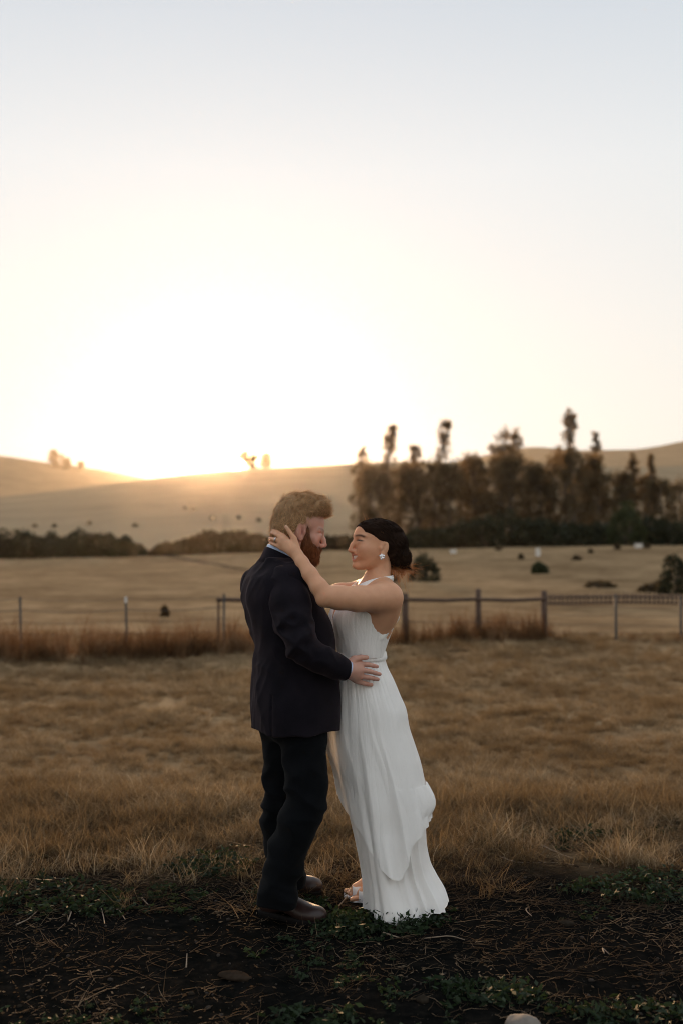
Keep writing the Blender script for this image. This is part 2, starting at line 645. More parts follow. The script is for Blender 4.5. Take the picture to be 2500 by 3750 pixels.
def strand_mesh(paths, radii, sides=3):
    """thin tapering hairs: paths (n, k, 3); radii (n,)"""
    paths = np.asarray(paths, float)
    n, k, _ = paths.shape
    t = np.gradient(paths, axis=1)
    t /= np.linalg.norm(t, axis=2, keepdims=True) + 1e-9
    up = np.array([0.3, 0.5, 0.8]); up /= np.linalg.norm(up)
    a = np.cross(t, up); a /= np.linalg.norm(a, axis=2, keepdims=True) + 1e-9
    b = np.cross(t, a)
    tap = np.linspace(1, 0.25, k)[None, :, None] * np.asarray(radii)[:, None, None]
    V = np.stack([paths + tap * (math.cos(q) * a + math.sin(q) * b) for q in np.arange(sides) * 2 * math.pi / sides], 2)
    base = (np.arange(n) * k * sides)[:, None, None]
    j = np.arange(k - 1)[None, :, None] * sides
    s = np.arange(sides)[None, None, :]
    s2 = (s + 1) % sides
    Q = np.stack([base + j + s, base + j + s2, base + j + sides + s2, base + j + sides + s], -1).reshape(-1, 4)
    return V.reshape(-1, 3), Q


def ridge(x, y, z, seed):
    """noise with sharp crests, like pulled cloth"""
    return 1 - 2.2 * np.abs(vnoise3(x, y, z, seed))
# ------------------------------------------------------------------ trees, shrubs and fences behind the couple
def leaf_mat(name, c0, c1, trans=0.35, tcol=(0.28, 0.20, 0.06)):
    m, n, l, b = new_mat(name)
    g = n.new('ShaderNodeNewGeometry')
    t = noise_node(n, l, 0.9, 4, 0.6, g.outputs['Position'])
    r = ramp(n, [(0.3, c0), (0.7, c1)])
    l.new(t.outputs[0], r.inputs[0])
    rr = n.new('ShaderNodeMapRange')
    l.new(g.outputs['Random Per Island'], rr.inputs['Value'])
    rr.inputs['To Min'].default_value = 0.6; rr.inputs['To Max'].default_value = 1.35
    cmb = n.new('ShaderNodeCombineColor')
    for i in range(3): l.new(rr.outputs[0], cmb.inputs[i])
    cc = mixc(n, l, 1.0, r.outputs[0], cmb.outputs[0], 'MULTIPLY')
    l.new(cc, b.inputs['Base Color'])
    b.inputs['Roughness'].default_value = 0.7
    b.inputs['Specular IOR Level'].default_value = 0.2
    tr = n.new('ShaderNodeBsdfTranslucent')
    tr.inputs['Color'].default_value = (*tcol, 1)
    mx = n.new('ShaderNodeMixShader'); mx.inputs[0].default_value = trans
    l.new(b.outputs[0], mx.inputs[1]); l.new(tr.outputs[0], mx.inputs[2])
    l.new(mx.outputs[0], n['Material Output'].inputs['Surface'])
    return m


MAT_EUC = leaf_mat('eucalyptus_leaf', (0.026, 0.023, 0.015), (0.062, 0.052, 0.034), 0.4, (0.30, 0.20, 0.09))
MAT_SHRUB = leaf_mat('shrub_leaf', (0.014, 0.018, 0.009), (0.034, 0.037, 0.019), 0.2, (0.08, 0.075, 0.03))
MAT_BROWNSHRUB = leaf_mat('dry_shrub_leaf', (0.026, 0.020, 0.011), (0.058, 0.042, 0.024), 0.25, (0.25, 0.16, 0.06))
MAT_BUSH = leaf_mat('green_bush_leaf', (0.020, 0.025, 0.011), (0.050, 0.054, 0.023), 0.25, (0.12, 0.14, 0.04))
MAT_SCRUB = leaf_mat('grey_scrub', (0.085, 0.066, 0.042), (0.15, 0.115, 0.074), 0.2, (0.25, 0.16, 0.06))
MAT_BARK = simple_mat('bark', (0.09, 0.065, 0.045), 0.9, 0.4, 3)
MAT_POST = simple_mat('steel_post', (0.035, 0.038, 0.04), 0.7, 0.3, 12)
MAT_WOOD = simple_mat('weathered_wood', (0.075, 0.046, 0.032), 0.9, 0.4, 9, 0.004)
MAT_WIRE = simple_mat('fence_wire', (0.05, 0.045, 0.04), 0.6, 0.2, 9)
MAT_CAP = simple_mat('white_cap', (0.6, 0.6, 0.58), 0.6, 0.1, 9)
MAT_BOX = simple_mat('white_box', (0.62, 0.60, 0.56), 0.8, 0.1, 3)


def leaf_quads(C, size, r, flat=0.0):
    """one leaf-shaped quad at each centre"""
    n = len(C)
    a = r.normal(0, 1, (n, 3)); a[:, 2] *= (1 - flat); a /= np.linalg.norm(a, axis=1, keepdims=True)
    h = r.normal(0, 1, (n, 3))
    b = np.cross(a, h); b /= np.linalg.norm(b, axis=1, keepdims=True) + 1e-9
    s = (size * r.uniform(.6, 1.4, n))[:, None]
    V = np.stack([C - a * s, C + b * s * .42, C + a * s, C - b * s * .42], 1).reshape(-1, 3)
    return V, np.arange(n * 4).reshape(-1, 4)


def tube(pts, radii, sides=7):
    pts = np.asarray(pts, float)
    T = np.gradient(pts, axis=0)
    T /= np.linalg.norm(T, axis=1, keepdims=True) + 1e-9
    up = np.array((.31, .77, .2)); a = np.cross(T, up); a /= np.linalg.norm(a, axis=1, keepdims=True) + 1e-9
    b = np.cross(T, a)
    th = np.arange(sides) * 2 * math.pi / sides
    V = (pts[:, None] + np.asarray(radii)[:, None, None] * (np.cos(th)[None, :, None] * a[:, None] + np.sin(th)[None, :, None] * b[:, None])).reshape(-1, 3)
    return V, ring_faces0(len(pts), sides)


def ring_faces0(nr, n):
    i, j = np.meshgrid(np.arange(nr - 1), np.arange(n), indexing='ij')
    j2 = (j + 1) % n
    return np.stack([i * n + j, i * n + j2, (i + 1) * n + j2, (i + 1) * n + j], -1).reshape(-1, 4)


def join(parts):
    V, F, o = [], [], 0
    for v, f in parts:
        V.append(v); F.append(np.asarray(f) + o); o += len(v)
    return np.concatenate(V), np.concatenate(F)


def hill_z(x, y):
    """height of the near hill's front slope (or of the field in front of it)"""
    dg = bpy.context.evaluated_depsgraph_get()
    hit, loc, *_ = sc.ray_cast(dg, Vector((x, y, 400.0)), Vector((0, 0, -1)))
    return loc.z if hit else gz(x, y)


def tree(name, label, group, px, Y, top, halfw, crown_lo, seed, mat, lean=0.0, n_clump=22, leaf=.30, per=75, narrow=0.0, trunk_r=None):
    """a trunk with limbs whose tips carry clumps of leaves; top, crown_lo in picture rows, halfw in picture pixels"""
    r = np.random.default_rng(seed)
    k = Y / FPX
    bx = (px - 1250) * k
    zb = hill_z(bx, Y)
    H = P(px, top, Y)[2] - zb
    lo = max(.08, (P(px, crown_lo, Y)[2] - zb) / H)
    W = halfw * k * (1.6 if halfw > 40 else 1.3)
    root = empty(name, (bx, Y, zb - .1))
    tag(root, label, 'tree', group)
    tr = trunk_r or H * .016 + .06
    nb = 9
    ts = np.linspace(0, 1, nb)
    wob = np.cumsum(r.normal(0, .012, (nb, 2)), 0) * H
    trunk = np.stack([wob[:, 0] + lean * W * ts ** 1.5, wob[:, 1], ts * H * .93], -1)
    parts = [tube(trunk, tr * (1 - .85 * ts) + .02)]
    clumps = []
    for i in range(n_clump):
        u = r.random() ** .8
        t = lo + (1 - lo) * u
        base = np.array([np.interp(t * .86, ts, trunk[:, a]) for a in range(3)])
        an = r.uniform(0, 2 * math.pi)
        prof = (math.sin(math.pi * min(.98, .12 + .80 * u)) ** .7) * (1 - narrow * smoothstep(.35, .75, u))
        rad = W * prof * r.uniform(.35, .95)
        tip = np.array([np.interp(t * .93, ts, trunk[:, 0]) + math.cos(an) * rad, math.sin(an) * rad * .8 + trunk[-1, 1] * t, t * H * r.uniform(.96, 1.0)])
        mid = base * .5 + tip * .5 - np.array((0, 0, .06 * H * r.random()))
        parts.append(tube([base, mid, tip], [tr * .34 * (1 - .7 * t) + .02, tr * .22 * (1 - .7 * t) + .015, .015], 5))
        cr = W * r.uniform(.12, .36) * (1 - .45 * narrow * smoothstep(.35, .75, u)) + .2
        d = r.normal(0, 1, (per, 3)); d /= np.linalg.norm(d, axis=1, keepdims=True)
        clumps.append(tip + d * (cr * r.random((per, 1)) ** .6) * np.array((1.0, 1.0, 1.15)))
    V, F = join(parts)
    mesh_np('trunk', V, F, MAT_BARK, root)
    C = np.concatenate(clumps)
    V, F = leaf_quads(C, leaf, r)
    mesh_np('crown', V, F, mat, root, False)
    return root


def shrub(name, label, group, px, top, base, halfw, Y, seed, mat, n=1300, leaf=.25, cat='shrub'):
    r = np.random.default_rng(seed)
    k = Y / FPX
    bx = (px - 1250) * k
    zb = gz(bx, Y) if Y < 112 else hill_z(bx, Y)
    H = max((base - top) * k, .3)
    W = halfw * k * (1.3 if name == 'shrub' else 1.0)
    root = empty(name, (bx, Y, zb - .05))
    tag(root, label, cat, group)
    d = r.normal(0, 1, (n, 3)); d /= np.linalg.norm(d, axis=1, keepdims=True)
    d[:, 2] = np.abs(d[:, 2])
    lump = 1 + .24 * vnoise3(d[:, 0] * 2.2 + seed, d[:, 1] * 2.2, d[:, 2] * 2.2, seed) + .12 * vnoise3(d[:, 0] * 5 + seed, d[:, 1] * 5, d[:, 2] * 5, seed + 1)
    rad = lump * r.uniform(.45, 1.0, n) ** .35
    C = d * rad[:, None] * np.array((W, W * .8, H * .98)) + np.array((0, 0, .02))
    V, F = leaf_quads(C, leaf, r)
    mesh_np('foliage', V, F, mat, root, False)
    st = []
    for i in range(6):
        an = r.uniform(0, 6.28)
        tip = np.array((math.cos(an) * W * .5, math.sin(an) * W * .4, H * .7))
        st.append(tube([np.zeros(3), tip * .5 + np.array((0, 0, .08 * H)), tip], [.03 * H + .01, .02 * H + .006, .006], 5))
    V, F = join(st)
    mesh_np('stem', V, F, MAT_BARK, root)['kind'] = 'stuff'
    return root


bpy.context.view_layer.update()
GT = 'eucalyptus trees in the grove'
# the dense row of the grove
row = [(1345, 1715, 44, 155), (1392, 1700, 52, 150), (1455, 1690, 50, 162), (1520, 1698, 50, 152), (1580, 1694, 50, 160), (1640, 1690, 52, 150), (1700, 1676, 50, 164), (1752, 1672, 52, 153),
       (1812, 1680, 52, 162), (1865, 1664, 54, 150), (1925, 1690, 50, 164), (1982, 1700, 50, 151), (2040, 1668, 52, 160), (2092, 1658, 50, 150), (2150, 1690, 46, 163), (2190, 1672, 42, 152),
       (2245, 1730, 44, 160), (2305, 1730, 38, 153), (2362, 1728, 38, 160), (2425, 1762, 46, 152), (2490, 1758, 48, 160)]
row_words = ['leftmost leafy tree of the grove, standing at its outer edge', 'second tree from the left edge of the grove', 'dense tree under the left forked treetop', 'tree just right of the left forked treetop',
             'tree under the treetop that leans to the right', 'dense tree just right of the leaning treetop', 'rounded tree in the left middle of the grove', 'rounded tree left of the middle spire cluster',
             'tree standing left under the middle cluster of treetops', 'full tree with the middle cluster of treetops above it', 'tree right of the middle cluster of treetops', 'lower tree in the dip of the grove skyline',
             'full tree left below the tallest spire of the grove', 'full tree below the tallest spire of the grove', 'tree between the tallest spire and the thin spire', 'tree below the thin spire right of the tallest one',
             'thin tree with a gap on either side right of the grove', 'slim dark tree with a pointed top, right end of grove', 'slim dark tree second from the right end of the grove', 'spreading tree near the right picture edge',
             'spreading tree cut by the right picture edge']
for i, ((px_, top_, hw_, Y_), wd) in enumerate(zip(row, row_words)):
    tree('eucalyptus_tree', wd, GT, px_, Y_ - 28, top_, hw_, 1960, 100 + i, MAT_EUC, ((-1) ** i) * .15, 72 if i < 16 else 48, .19, 58, .0)
# the ones that stand out above the row
for i, (px_, top_, hw_, lo_, Y_, ln_, nw_, nc_, wd) in enumerate([
        (1432, 1556, 34, 1690, 156, .45, .35, 13, 'tall forked treetop at the left of the grove, sparse foliage'),
        (1592, 1532, 36, 1690, 157, .9, .3, 13, 'tall sparse tree leaning right with a ragged top'),
        (1318, 1632, 26, 1700, 168, .2, .2, 9, 'small thin tree in the sun glow left of the grove'),
        (1545, 1622, 30, 1690, 166, .2, .3, 9, 'small sparse treetop left of the leaning one'),
        (1840, 1572, 42, 1700, 155, .1, .1, 18, 'broad ragged treetop in the middle of the grove'),
        (1888, 1566, 34, 1700, 159, .3, .2, 14, 'right-hand half of the broad ragged treetop in mid grove'),
        (2072, 1506, 30, 1660, 156, .5, .2, 15, 'tallest spire-like tree of the grove with tufted top'),
        (2164, 1582, 26, 1680, 157, .8, .3, 11, 'thin spire-like tree right of the tallest one'),
        (2316, 1662, 24, 1740, 158, -.2, .3, 10, 'thin pointed treetop near the right end of the grove'),
        (2376, 1660, 22, 1740, 156, .2, .4, 9, 'last thin pointed treetop at the right of the grove')]):
    tree('eucalyptus_tree', wd, GT, px_, Y_ - 28, top_, hw_, lo_ + 90, 140 + i, MAT_EUC, ln_, nc_ * 3, .19, 40, nw_, .26)

# shrub belt along the foot of the hill
belt = [(-60, 1962, 2062, 75), (30, 1962, 2055, 66), (112, 1954, 2052, 64), (196, 1960, 2048, 60), (282, 1952, 2043, 64), (366, 1945, 2036, 60), (438, 1952, 2030, 52), (492, 1976, 2022, 36)]
bw = ['dark shrub cut off by the left picture edge', 'dark shrub at the left edge of the field', 'dark rounded shrub second from the left edge', 'dark shrub between two taller ones on the far left',
      'dark shrub in the middle of the left hedge', 'tallest dark shrub of the left hedge', 'dark shrub near the right end of the left hedge', 'small low shrub ending the left hedge']
for i, (a, t_, b_, hw_) in enumerate(belt):
    shrub('shrub', bw[i], 'shrubs along the foot of the hill', a, t_, b_, hw_, 104 + 3 * (i % 2), 200 + i, MAT_SHRUB)
belt = [(612, 1968, 2014, 42), (684, 1950, 2013, 56), (768, 1936, 2012, 62), (852, 1932, 2011, 62), (940, 1940, 2010, 62), (1030, 1946, 2009, 64), (1130, 1950, 2006, 64), (1230, 1948, 2004, 62), (1330, 1940, 2002, 58)]
bw = ['small brownish shrub starting the middle hedge', 'brownish shrub second in the middle hedge', 'rounded brownish shrub left of the man', 'brownish shrub just left of the man\'s head', 'brownish shrub beside the man\'s neck',
      'brownish shrub behind the man\'s head', 'brownish shrub between the two faces', 'brownish shrub left of the woman\'s nose', 'brownish shrub behind the woman\'s head']
for i, (a, t_, b_, hw_) in enumerate(belt):
    shrub('shrub', bw[i], 'shrubs along the foot of the hill', a, t_, b_, hw_, 106 + 3 * (i % 2), 220 + i, MAT_BROWNSHRUB)
belt = [(1430, 1935, 2000, 64), (1520, 1928, 1999, 66), (1606, 1918, 1999, 64), (1690, 1898, 1998, 70), (1776, 1884, 1997, 70), (1864, 1868, 1996, 74), (1950, 1888, 1996, 66), (2030, 1905, 1995, 66), (2112, 1908, 1994, 66),
        (2196, 1900, 1994, 66), (2290, 1846, 1993, 60), (2372, 1892, 1992, 66), (2456, 1888, 1991, 66), (2545, 1895, 1990, 70)]
bw = ['dark green shrub above the woman\'s forehead', 'dark green shrub right of the woman\'s hair', 'dark green shrub below the left part of the grove', 'swelling green shrub below the grove, left of the highest',
      'large green shrub next to the highest one', 'highest rounded green shrub below the grove', 'green shrub just right of the highest rounded one', 'low dark shrub left of centre on the right side', 'low dark shrub in the right-hand hedge',
      'dark shrub left of the round bright green bush', 'round green bush rising above the right-hand hedge', 'dark shrub right of the round green bush', 'very dark shrub near the right picture edge', 'very dark shrub cut off by the right picture edge']
for i, (a, t_, b_, hw_) in enumerate(belt):
    shrub('shrub', bw[i], 'shrubs along the foot of the hill', a, t_, b_, hw_, 106 + 3 * (i % 2), 240 + i, MAT_BUSH if i == 10 else MAT_SHRUB, 1400)

# single bushes in the field
for (a, t_, b_, hw_, mt, wd, sd) in ((1552, 2028, 2128, 58, MAT_SHRUB, 'round dark bush in the field just behind the woman\'s bun', 1), (1972, 2056, 2100, 34, MAT_BUSH, 'small green bush alone in the pale field', 2),
                                     (2478, 2036, 2176, 66, MAT_SHRUB, 'large dark bush at the right edge above the fence', 3), (1398, 2090, 2130, 60, MAT_BROWNSHRUB, 'low brown brush behind the woman\'s neck', 4)):
    pg = ground_hit(a, b_)
    shrub('bush', wd, None, a, t_, b_, hw_, pg[1], 300 + sd, mt, 1100, .09, 'bush')
for i, (a, b_, hw_, h_) in enumerate(((2190, 2152, 62, 14), (2385, 2168, 60, 34), (2420, 2150, 40, 24), (1905, 2048, 9, 22), (1823, 2016, 9, 10), (2108, 2052, 16, 16), (2160, 2026, 9, 16), (2258, 2012, 10, 20), (2366, 2008, 10, 18), (2448, 2060, 16, 26), (608, 2258, 9, 12))):
    pg = ground_hit(a, b_)
    wd = ['long low dark brush in the field above the right fence', 'dark brush heap beside the large bush at the right', 'dark tuft between brush heap and large bush', 'small dark tuft left of the lone green bush', 'tiny dark tuft below the grove shrubs',
          'dark tuft in the field right of the lone green bush', 'tiny dark tuft right of the white box', 'dark tuft at the hedge foot under the grove', 'dark tuft at the hedge foot near the right', 'grey-dark tuft above the large right bush', 'dark weed standing in the left field behind the fence'][i]
    shrub('tuft', wd, 'dark tufts in the field', a, b_ - h_, b_, hw_, pg[1], 320 + i, MAT_BROWNSHRUB, 260, .06 + pg[1] * .0012, 'tuft')

# dark specks on the hill slope
specks = [(128, 1931, 8), None, (200, 1931, 8), (327, 1921, 8), (495, 1930, 8), None, (678, 1866, 8), (709, 1870, 8), None, None, (777, 1903, 9), (877, 1901, 8), (948, 1910, 8), None, None]
sw = ['leftmost dark speck of scrub low on the hillside', 'left one of a close pair of scrub specks', 'second dark speck of scrub from the left, low on the hillside', 'dark speck of scrub above the tallest left shrub', 'dark speck of scrub above the gap between the hedges',
      'faint speck of scrub just below the left ridge', 'left one of the pair of specks halfway up the slope', 'right one of the pair of specks halfway up the slope', 'left one of the upper pair of faint specks', 'right one of the upper pair of faint specks',
      'speck of scrub above the middle hedge', 'speck of scrub left of the man on the lower slope', 'speck of scrub closest to the man on the lower slope', 'faint speck of scrub between the two heads', 'faint lower speck of scrub between the two heads']
dg = bpy.context.evaluated_depsgraph_get()
for i, sp_ in enumerate(specks):
    if sp_ is None: continue
    a, b_, hw_ = sp_
    d_ = Vector(P(a, b_, 100.0)) - cam.location
    hit, loc, *_ = sc.ray_cast(dg, cam.location + d_.normalized() * 98, d_.normalized())
    if not hit: continue
    shrub('scrub', sw[i], 'specks of scrub on the hillside', a, b_ - 10, b_, hw_ * .75, loc.y, 340 + i, MAT_SCRUB, 130, .35)

# trees on the skyline
for i, (px_, top_, hw_, Y_, lo_, wd, g_) in enumerate([(884, 1652, 24, 326, 1722, 'larger tree on the ridge right of the setting sun', 1), (928, 1664, 18, 326, 1722, 'middle tree of the three on the ridge by the sun', 1),
                                                      (972, 1662, 20, 326, 1722, 'right-hand tree of the three on the ridge by the sun', 1), (196, 1652, 26, 800, 1705, 'larger tree on the far hill at the left', 2),
                                                      (238, 1682, 20, 800, 1718, 'low tree right of the larger one on the far left hill', 2), (292, 1690, 12, 800, 1724, 'smallest tree on the skyline of the far left hill', 2)]):
    tree('ridge_tree', wd, 'trees on the skyline', px_, Y_, top_, hw_, lo_, 360 + i, MAT_EUC, .1, 22, .45 if g_ == 1 else .9, 70, 0, None)

# white boxes standing in the field
for i, (a, b_, w_, h_) in enumerate(((1968, 2036, 14, 26), (1658, 2026, 20, 12), (2336, 2006, 22, 14))):
    pg = ground_hit(a, b_)
    k = pg[1] / FPX
    bm = bmesh.new()
    bmesh.ops.create_cube(bm, size=1.0)
    bmesh.ops.scale(bm, vec=(w_ * k, w_ * k, h_ * k), verts=bm.verts)
    bmesh.ops.translate(bm, vec=(0, 0, h_ * k / 2), verts=bm.verts)
    top_f = [f for f in bm.faces if f.normal.z > .9]
    ex_ = bmesh.ops.inset_region(bm, faces=top_f, thickness=w_ * k * .02)
    bmesh.ops.bevel(bm, geom=bm.edges[:], offset=w_ * k * .03, segments=1)
    me = bpy.data.meshes.new('box'); bm.to_mesh(me); bm.free()
    me.materials.append(MAT_BOX)
    root = empty('field_box', (pg[0], pg[1], gz(pg[0], pg[1])))
    tag(root, ['upright white box in the far field above the lone green bush', 'low pale box in the field right of the woman\'s hair', 'low pale box at the foot of the right-hand hedge'][i], 'box', 'pale boxes in the field')
    o = bpy.data.objects.new('box_body', me); link(o, root)
    lid = mesh_np('lid', np.array([(sx * w_ * k * .55, sy * w_ * k * .55, h_ * k + z_) for z_ in (0, .05 * h_ * k + .02) for sx, sy in ((-1, -1), (1, -1), (1, 1), (-1, 1))]),
                  [(0, 3, 2, 1), (4, 5, 6, 7), (0, 1, 5, 4), (1, 2, 6, 5), (2, 3, 7, 6), (3, 0, 4, 7)], MAT_BOX, root, False)

# the fences -------------------------------------------------------


def post_mesh(p, h, r0, mat, parent, org, name='post', sides=8, lean=(0, 0)):
    pts = [np.array((0, 0, -.25)), np.array((lean[0] * .3, lean[1] * .3, h * .4)), np.array((lean[0], lean[1], h - .01)), np.array((lean[0], lean[1], h))]
    V, F = tube(np.array(pts) + np.asarray(p), [r0, r0, r0 * .96, r0 * .5], sides)
    top = np.arange(3 * sides, 4 * sides)
    return mesh_np(name, V, F, mat, parent, True, None, org)


def fpost(px, top, base):
    g = ground_hit(px, base)
    z = gz(g[0], g[1])
    return np.array((g[0], g[1], z)), P(px, top, g[1])[2] - z


# wire fence on the left
L = [fpost(-330, 2185, 2418), fpost(78, 2186, 2408), fpost(466, 2187, 2395), fpost(820, 2176, 2386)]
org = L[1][0]
wf = empty('wire_fence', tuple(org))
tag(wf, 'wire fence with thin dark steel posts on the left', 'fence')
for i, (p, h) in enumerate(L):
    po = post_mesh(p, h, .021, MAT_POST, wf, org, 'post', 6, (-.03 if i in (1, 2) else 0, 0))
    V, F = tube([p + np.array((-.03 if i in (1, 2) else 0, 0, h - .09)), p + np.array((-.03 if i in (1, 2) else 0, 0, h + .004))], [.024, .022], 6)
    mesh_np('post_cap', V, F, MAT_CAP if i == 2 else MAT_POST, po, True, None, org)
for fr_, rr in ((.97, .004), (.78, .006), (.58, .004), (.38, .004), (.20, .004)):
    pts = []
    for (p, h), (p2, h2) in zip(L[:-1], L[1:]):
        for t in np.linspace(0, 1, 9)[:-1]:
            c = p * (1 - t) + p2 * t
            pts.append(c + np.array((0, 0, (h * (1 - t) + h2 * t) * fr_ - .035 * 4 * t * (1 - t))))
    pts.append(L[-1][0] + np.array((0, 0, L[-1][1] * fr_)))
    V, F = tube(pts, [rr] * len(pts), 5)
    mesh_np('wire', V, F, MAT_WIRE, wf, True, None, org)

# rail fence behind the couple
R = [fpost(800, 2195, 2384), fpost(1110, 2180, 2372), fpost(1482, 2172, 2354), fpost(1750, 2156, 2346), fpost(1991, 2163, 2342)]
org = R[2][0]
rf = empty('rail_fence', tuple(org))
tag(rf, 'dark wooden rail fence behind the couple', 'fence')
for i, (p, h) in enumerate(R):
    post_mesh(p, h, (.022, .05, .065, .06, .065)[i], MAT_WOOD, rf, org, 'post', 9)
for (p, h), (p2, h2), rows_ in zip(R[:-1], R[1:], (1, 1, 2, 2)):
    for k_ in range(rows_):
        za, zb_ = (P(0, 2196 if k_ == 0 else 2276, p[1])[2], P(0, 2194 if k_ == 0 else 2276, p2[1])[2])
        a, b = np.array((p[0], p[1] - .05, za)), np.array((p2[0], p2[1] - .05, zb_))
        n_ = 9
        pts = [a * (1 - t) + b * t + np.array((0, 0, -.012 * math.sin(math.pi * t) + .004 * math.sin(9 * t))) for t in np.linspace(-.02, 1.02, n_)]
        V, F = tube(pts, [.036 if k_ == 0 else .007] * n_, 7)
        mesh_np('rail' if k_ == 0 else 'wire', V, F, MAT_WOOD if k_ == 0 else MAT_WIRE, rf, True, None, org)

# wire fence on the right
Rr = [fpost(1991, 2163, 2342), fpost(2254, 2176, 2343), fpost(2492, 2180, 2343), fpost(2800, 2180, 2346)]
org = Rr[1][0]
wf2 = empty('wire_fence', tuple(org))
tag(wf2, 'wire fence with thin posts running off to the right', 'fence')
for i, (p, h) in enumerate(Rr[1:]):
    post_mesh(p, h, .028, MAT_POST, wf2, org, 'post', 7)
for fr_ in (.95, .74, .54, .34, .16):
    pts = []
    for (p, h), (p2, h2) in zip(Rr[:-1], Rr[1:]):
        for t in np.linspace(0, 1, 7)[:-1]:
            c = p * (1 - t) + p2 * t
            pts.append(c + np.array((0, 0, (h * (1 - t) + h2 * t) * fr_ - .03 * 4 * t * (1 - t))))
    V, F = tube(pts, [.004] * len(pts), 5)
    mesh_np('wire', V, F, MAT_WIRE, wf2, True, None, org)

# low picket fence farther out on the right
A_, B_ = ground_hit(2000, 2222), ground_hit(2560, 2224)
org = np.array((A_[0], A_[1], gz(A_[0], A_[1])))
pf = empty('picket_fence', tuple(org))
tag(pf, 'low dark picket fence farther off behind the right wire fence', 'fence')
k_ = A_[1] / FPX
ph = 38 * k_
pk = None
npk = 36
for i in range(npk):
    t = i / (npk - 1)
    c = A_ * (1 - t) + B_ * t
    c[2] = gz(c[0], c[1])
    if pk is None:
        w_, d_ = .035, .012
        vv = np.array([(-w_, -d_, 0), (w_, -d_, 0), (w_, d_, 0), (-w_, d_, 0), (-w_, -d_, ph), (w_, -d_, ph), (w_, d_, ph), (-w_, d_, ph), (0, -d_, ph * 1.1), (0, d_, ph * 1.1)])
        pk = mesh_np('picket', vv, [(0, 1, 5, 4), (1, 2, 6, 5), (2, 3, 7, 6), (3, 0, 4, 7), (4, 5, 8, 8), (6, 7, 9, 9), (5, 6, 9, 8), (7, 4, 8, 9)], MAT_WOOD, pf, False)
        o = pk
    else:
        o = pk.copy(); link(o, pf)
    o.location = tuple(c - org + np.array((0, 0, .05)))
    o.rotation_euler = (rng.normal(0, .03), rng.normal(0, .03), 0)
for fz in (.3, .85):
    pts = [np.array((A_[0] * (1 - t) + B_[0] * t, (A_[1] * (1 - t) + B_[1] * t) + .03, gz(A_[0] * (1 - t) + B_[0] * t, A_[1] * (1 - t) + B_[1] * t) + ph * fz)) for t in np.linspace(0, 1, 12)]
    V, F = tube(pts, [.03] * 12, 6)
    mesh_np('rail', V, F, MAT_WOOD, pf, True, None, org)

# the farm track across the field
T_ = [ground_hit(a, b) for a, b in ((470, 2018), (560, 2026), (640, 2040), (760, 2062), (880, 2084), (1010, 2098))]
tv = []
for i in range(40):
    t = i / 39 * (len(T_) - 1)
    c = np.array([smooth_interp(np.array([t]), np.arange(len(T_)), [p[a] for p in T_])[0] for a in (0, 1)])
    for w_ in (-1.0, -.35, .35, 1.0):
        y_ = c[1] + w_ * 1.5
        tv.append((c[0], y_, gz(c[0], y_) + (.03 if abs(w_) < .9 else .004)))
MAT_TRACK = simple_mat('track_soil', (0.085, 0.06, 0.038), 1.0, 0.25, .8, 0, 0.0)
tag(mesh_np('path', tv, grid_faces(40, 4), MAT_TRACK), kind='structure')
# ------------------------------------------------------------------ materials of the couple
def skin_mat(name):
    m, n, l, b = new_mat(name)
    at = n.new('ShaderNodeAttribute'); at.attribute_name = 'tint'
    tc = n.new('ShaderNodeTexCoord')
    t = noise_node(n, l, 25, 5, 0.6, tc.outputs['Object'])
    r = ramp(n, [(0.3, (0.94, 0.91, 0.90)), (0.7, (1.04, 1.03, 1.03))])
    l.new(t.outputs[0], r.inputs[0])
    l.new(mixc(n, l, 1.0, at.outputs['Color'], r.outputs[0], 'MULTIPLY'), b.inputs['Base Color'])
    b.inputs['Roughness'].default_value = 0.5
    b.inputs['Specular IOR Level'].default_value = 0.25
    b.inputs['Subsurface Weight'].default_value = 0.18
    b.inputs['Subsurface Radius'].default_value = (1.0, 0.35, 0.2)
    b.inputs['Subsurface Scale'].default_value = 0.012
    f = noise_node(n, l, 420, 3, 0.6, tc.outputs['Object'])
    l.new(bump(n, l, f.outputs[0], 0.15, 0.0006), b.inputs['Normal'])
    return m


def cloth_mat(name, c0, c1, weave=900, sheen=0.25, rough=0.9, tint=None, spec=0.1):
    m, n, l, b = new_mat(name)
    tc = n.new('ShaderNodeTexCoord')
    a = noise_node(n, l, 7, 5, 0.6, tc.outputs['Object'])
    f = noise_node(n, l, weave * 0.5, 2, 0.6, tc.outputs['Object'])
    mx = n.new('ShaderNodeMath'); mx.operation = 'ADD'
    l.new(a.outputs[0], mx.inputs[0]); l.new(f.outputs[0], mx.inputs[1])
    r = ramp(n, [(0.75, c0), (1.3, c1)])
    r.color_ramp.elements[0].position = 0.38
    r.color_ramp.elements[1].position = 0.64
    h = n.new('ShaderNodeMath'); h.operation = 'MULTIPLY'; h.inputs[1].default_value = 0.5
    l.new(mx.outputs[0], h.inputs[0]); l.new(h.outputs[0], r.inputs[0])
    l.new(r.outputs[0], b.inputs['Base Color'])
    b.inputs['Roughness'].default_value = rough
    b.inputs['Specular IOR Level'].default_value = spec
    b.inputs['Sheen Weight'].default_value = sheen
    b.inputs['Sheen Roughness'].default_value = 0.5
    if tint: b.inputs['Sheen Tint'].default_value = (*tint, 1)
    l.new(bump(n, l, f.outputs[0], 0.5, 0.0012), b.inputs['Normal'])
    return m


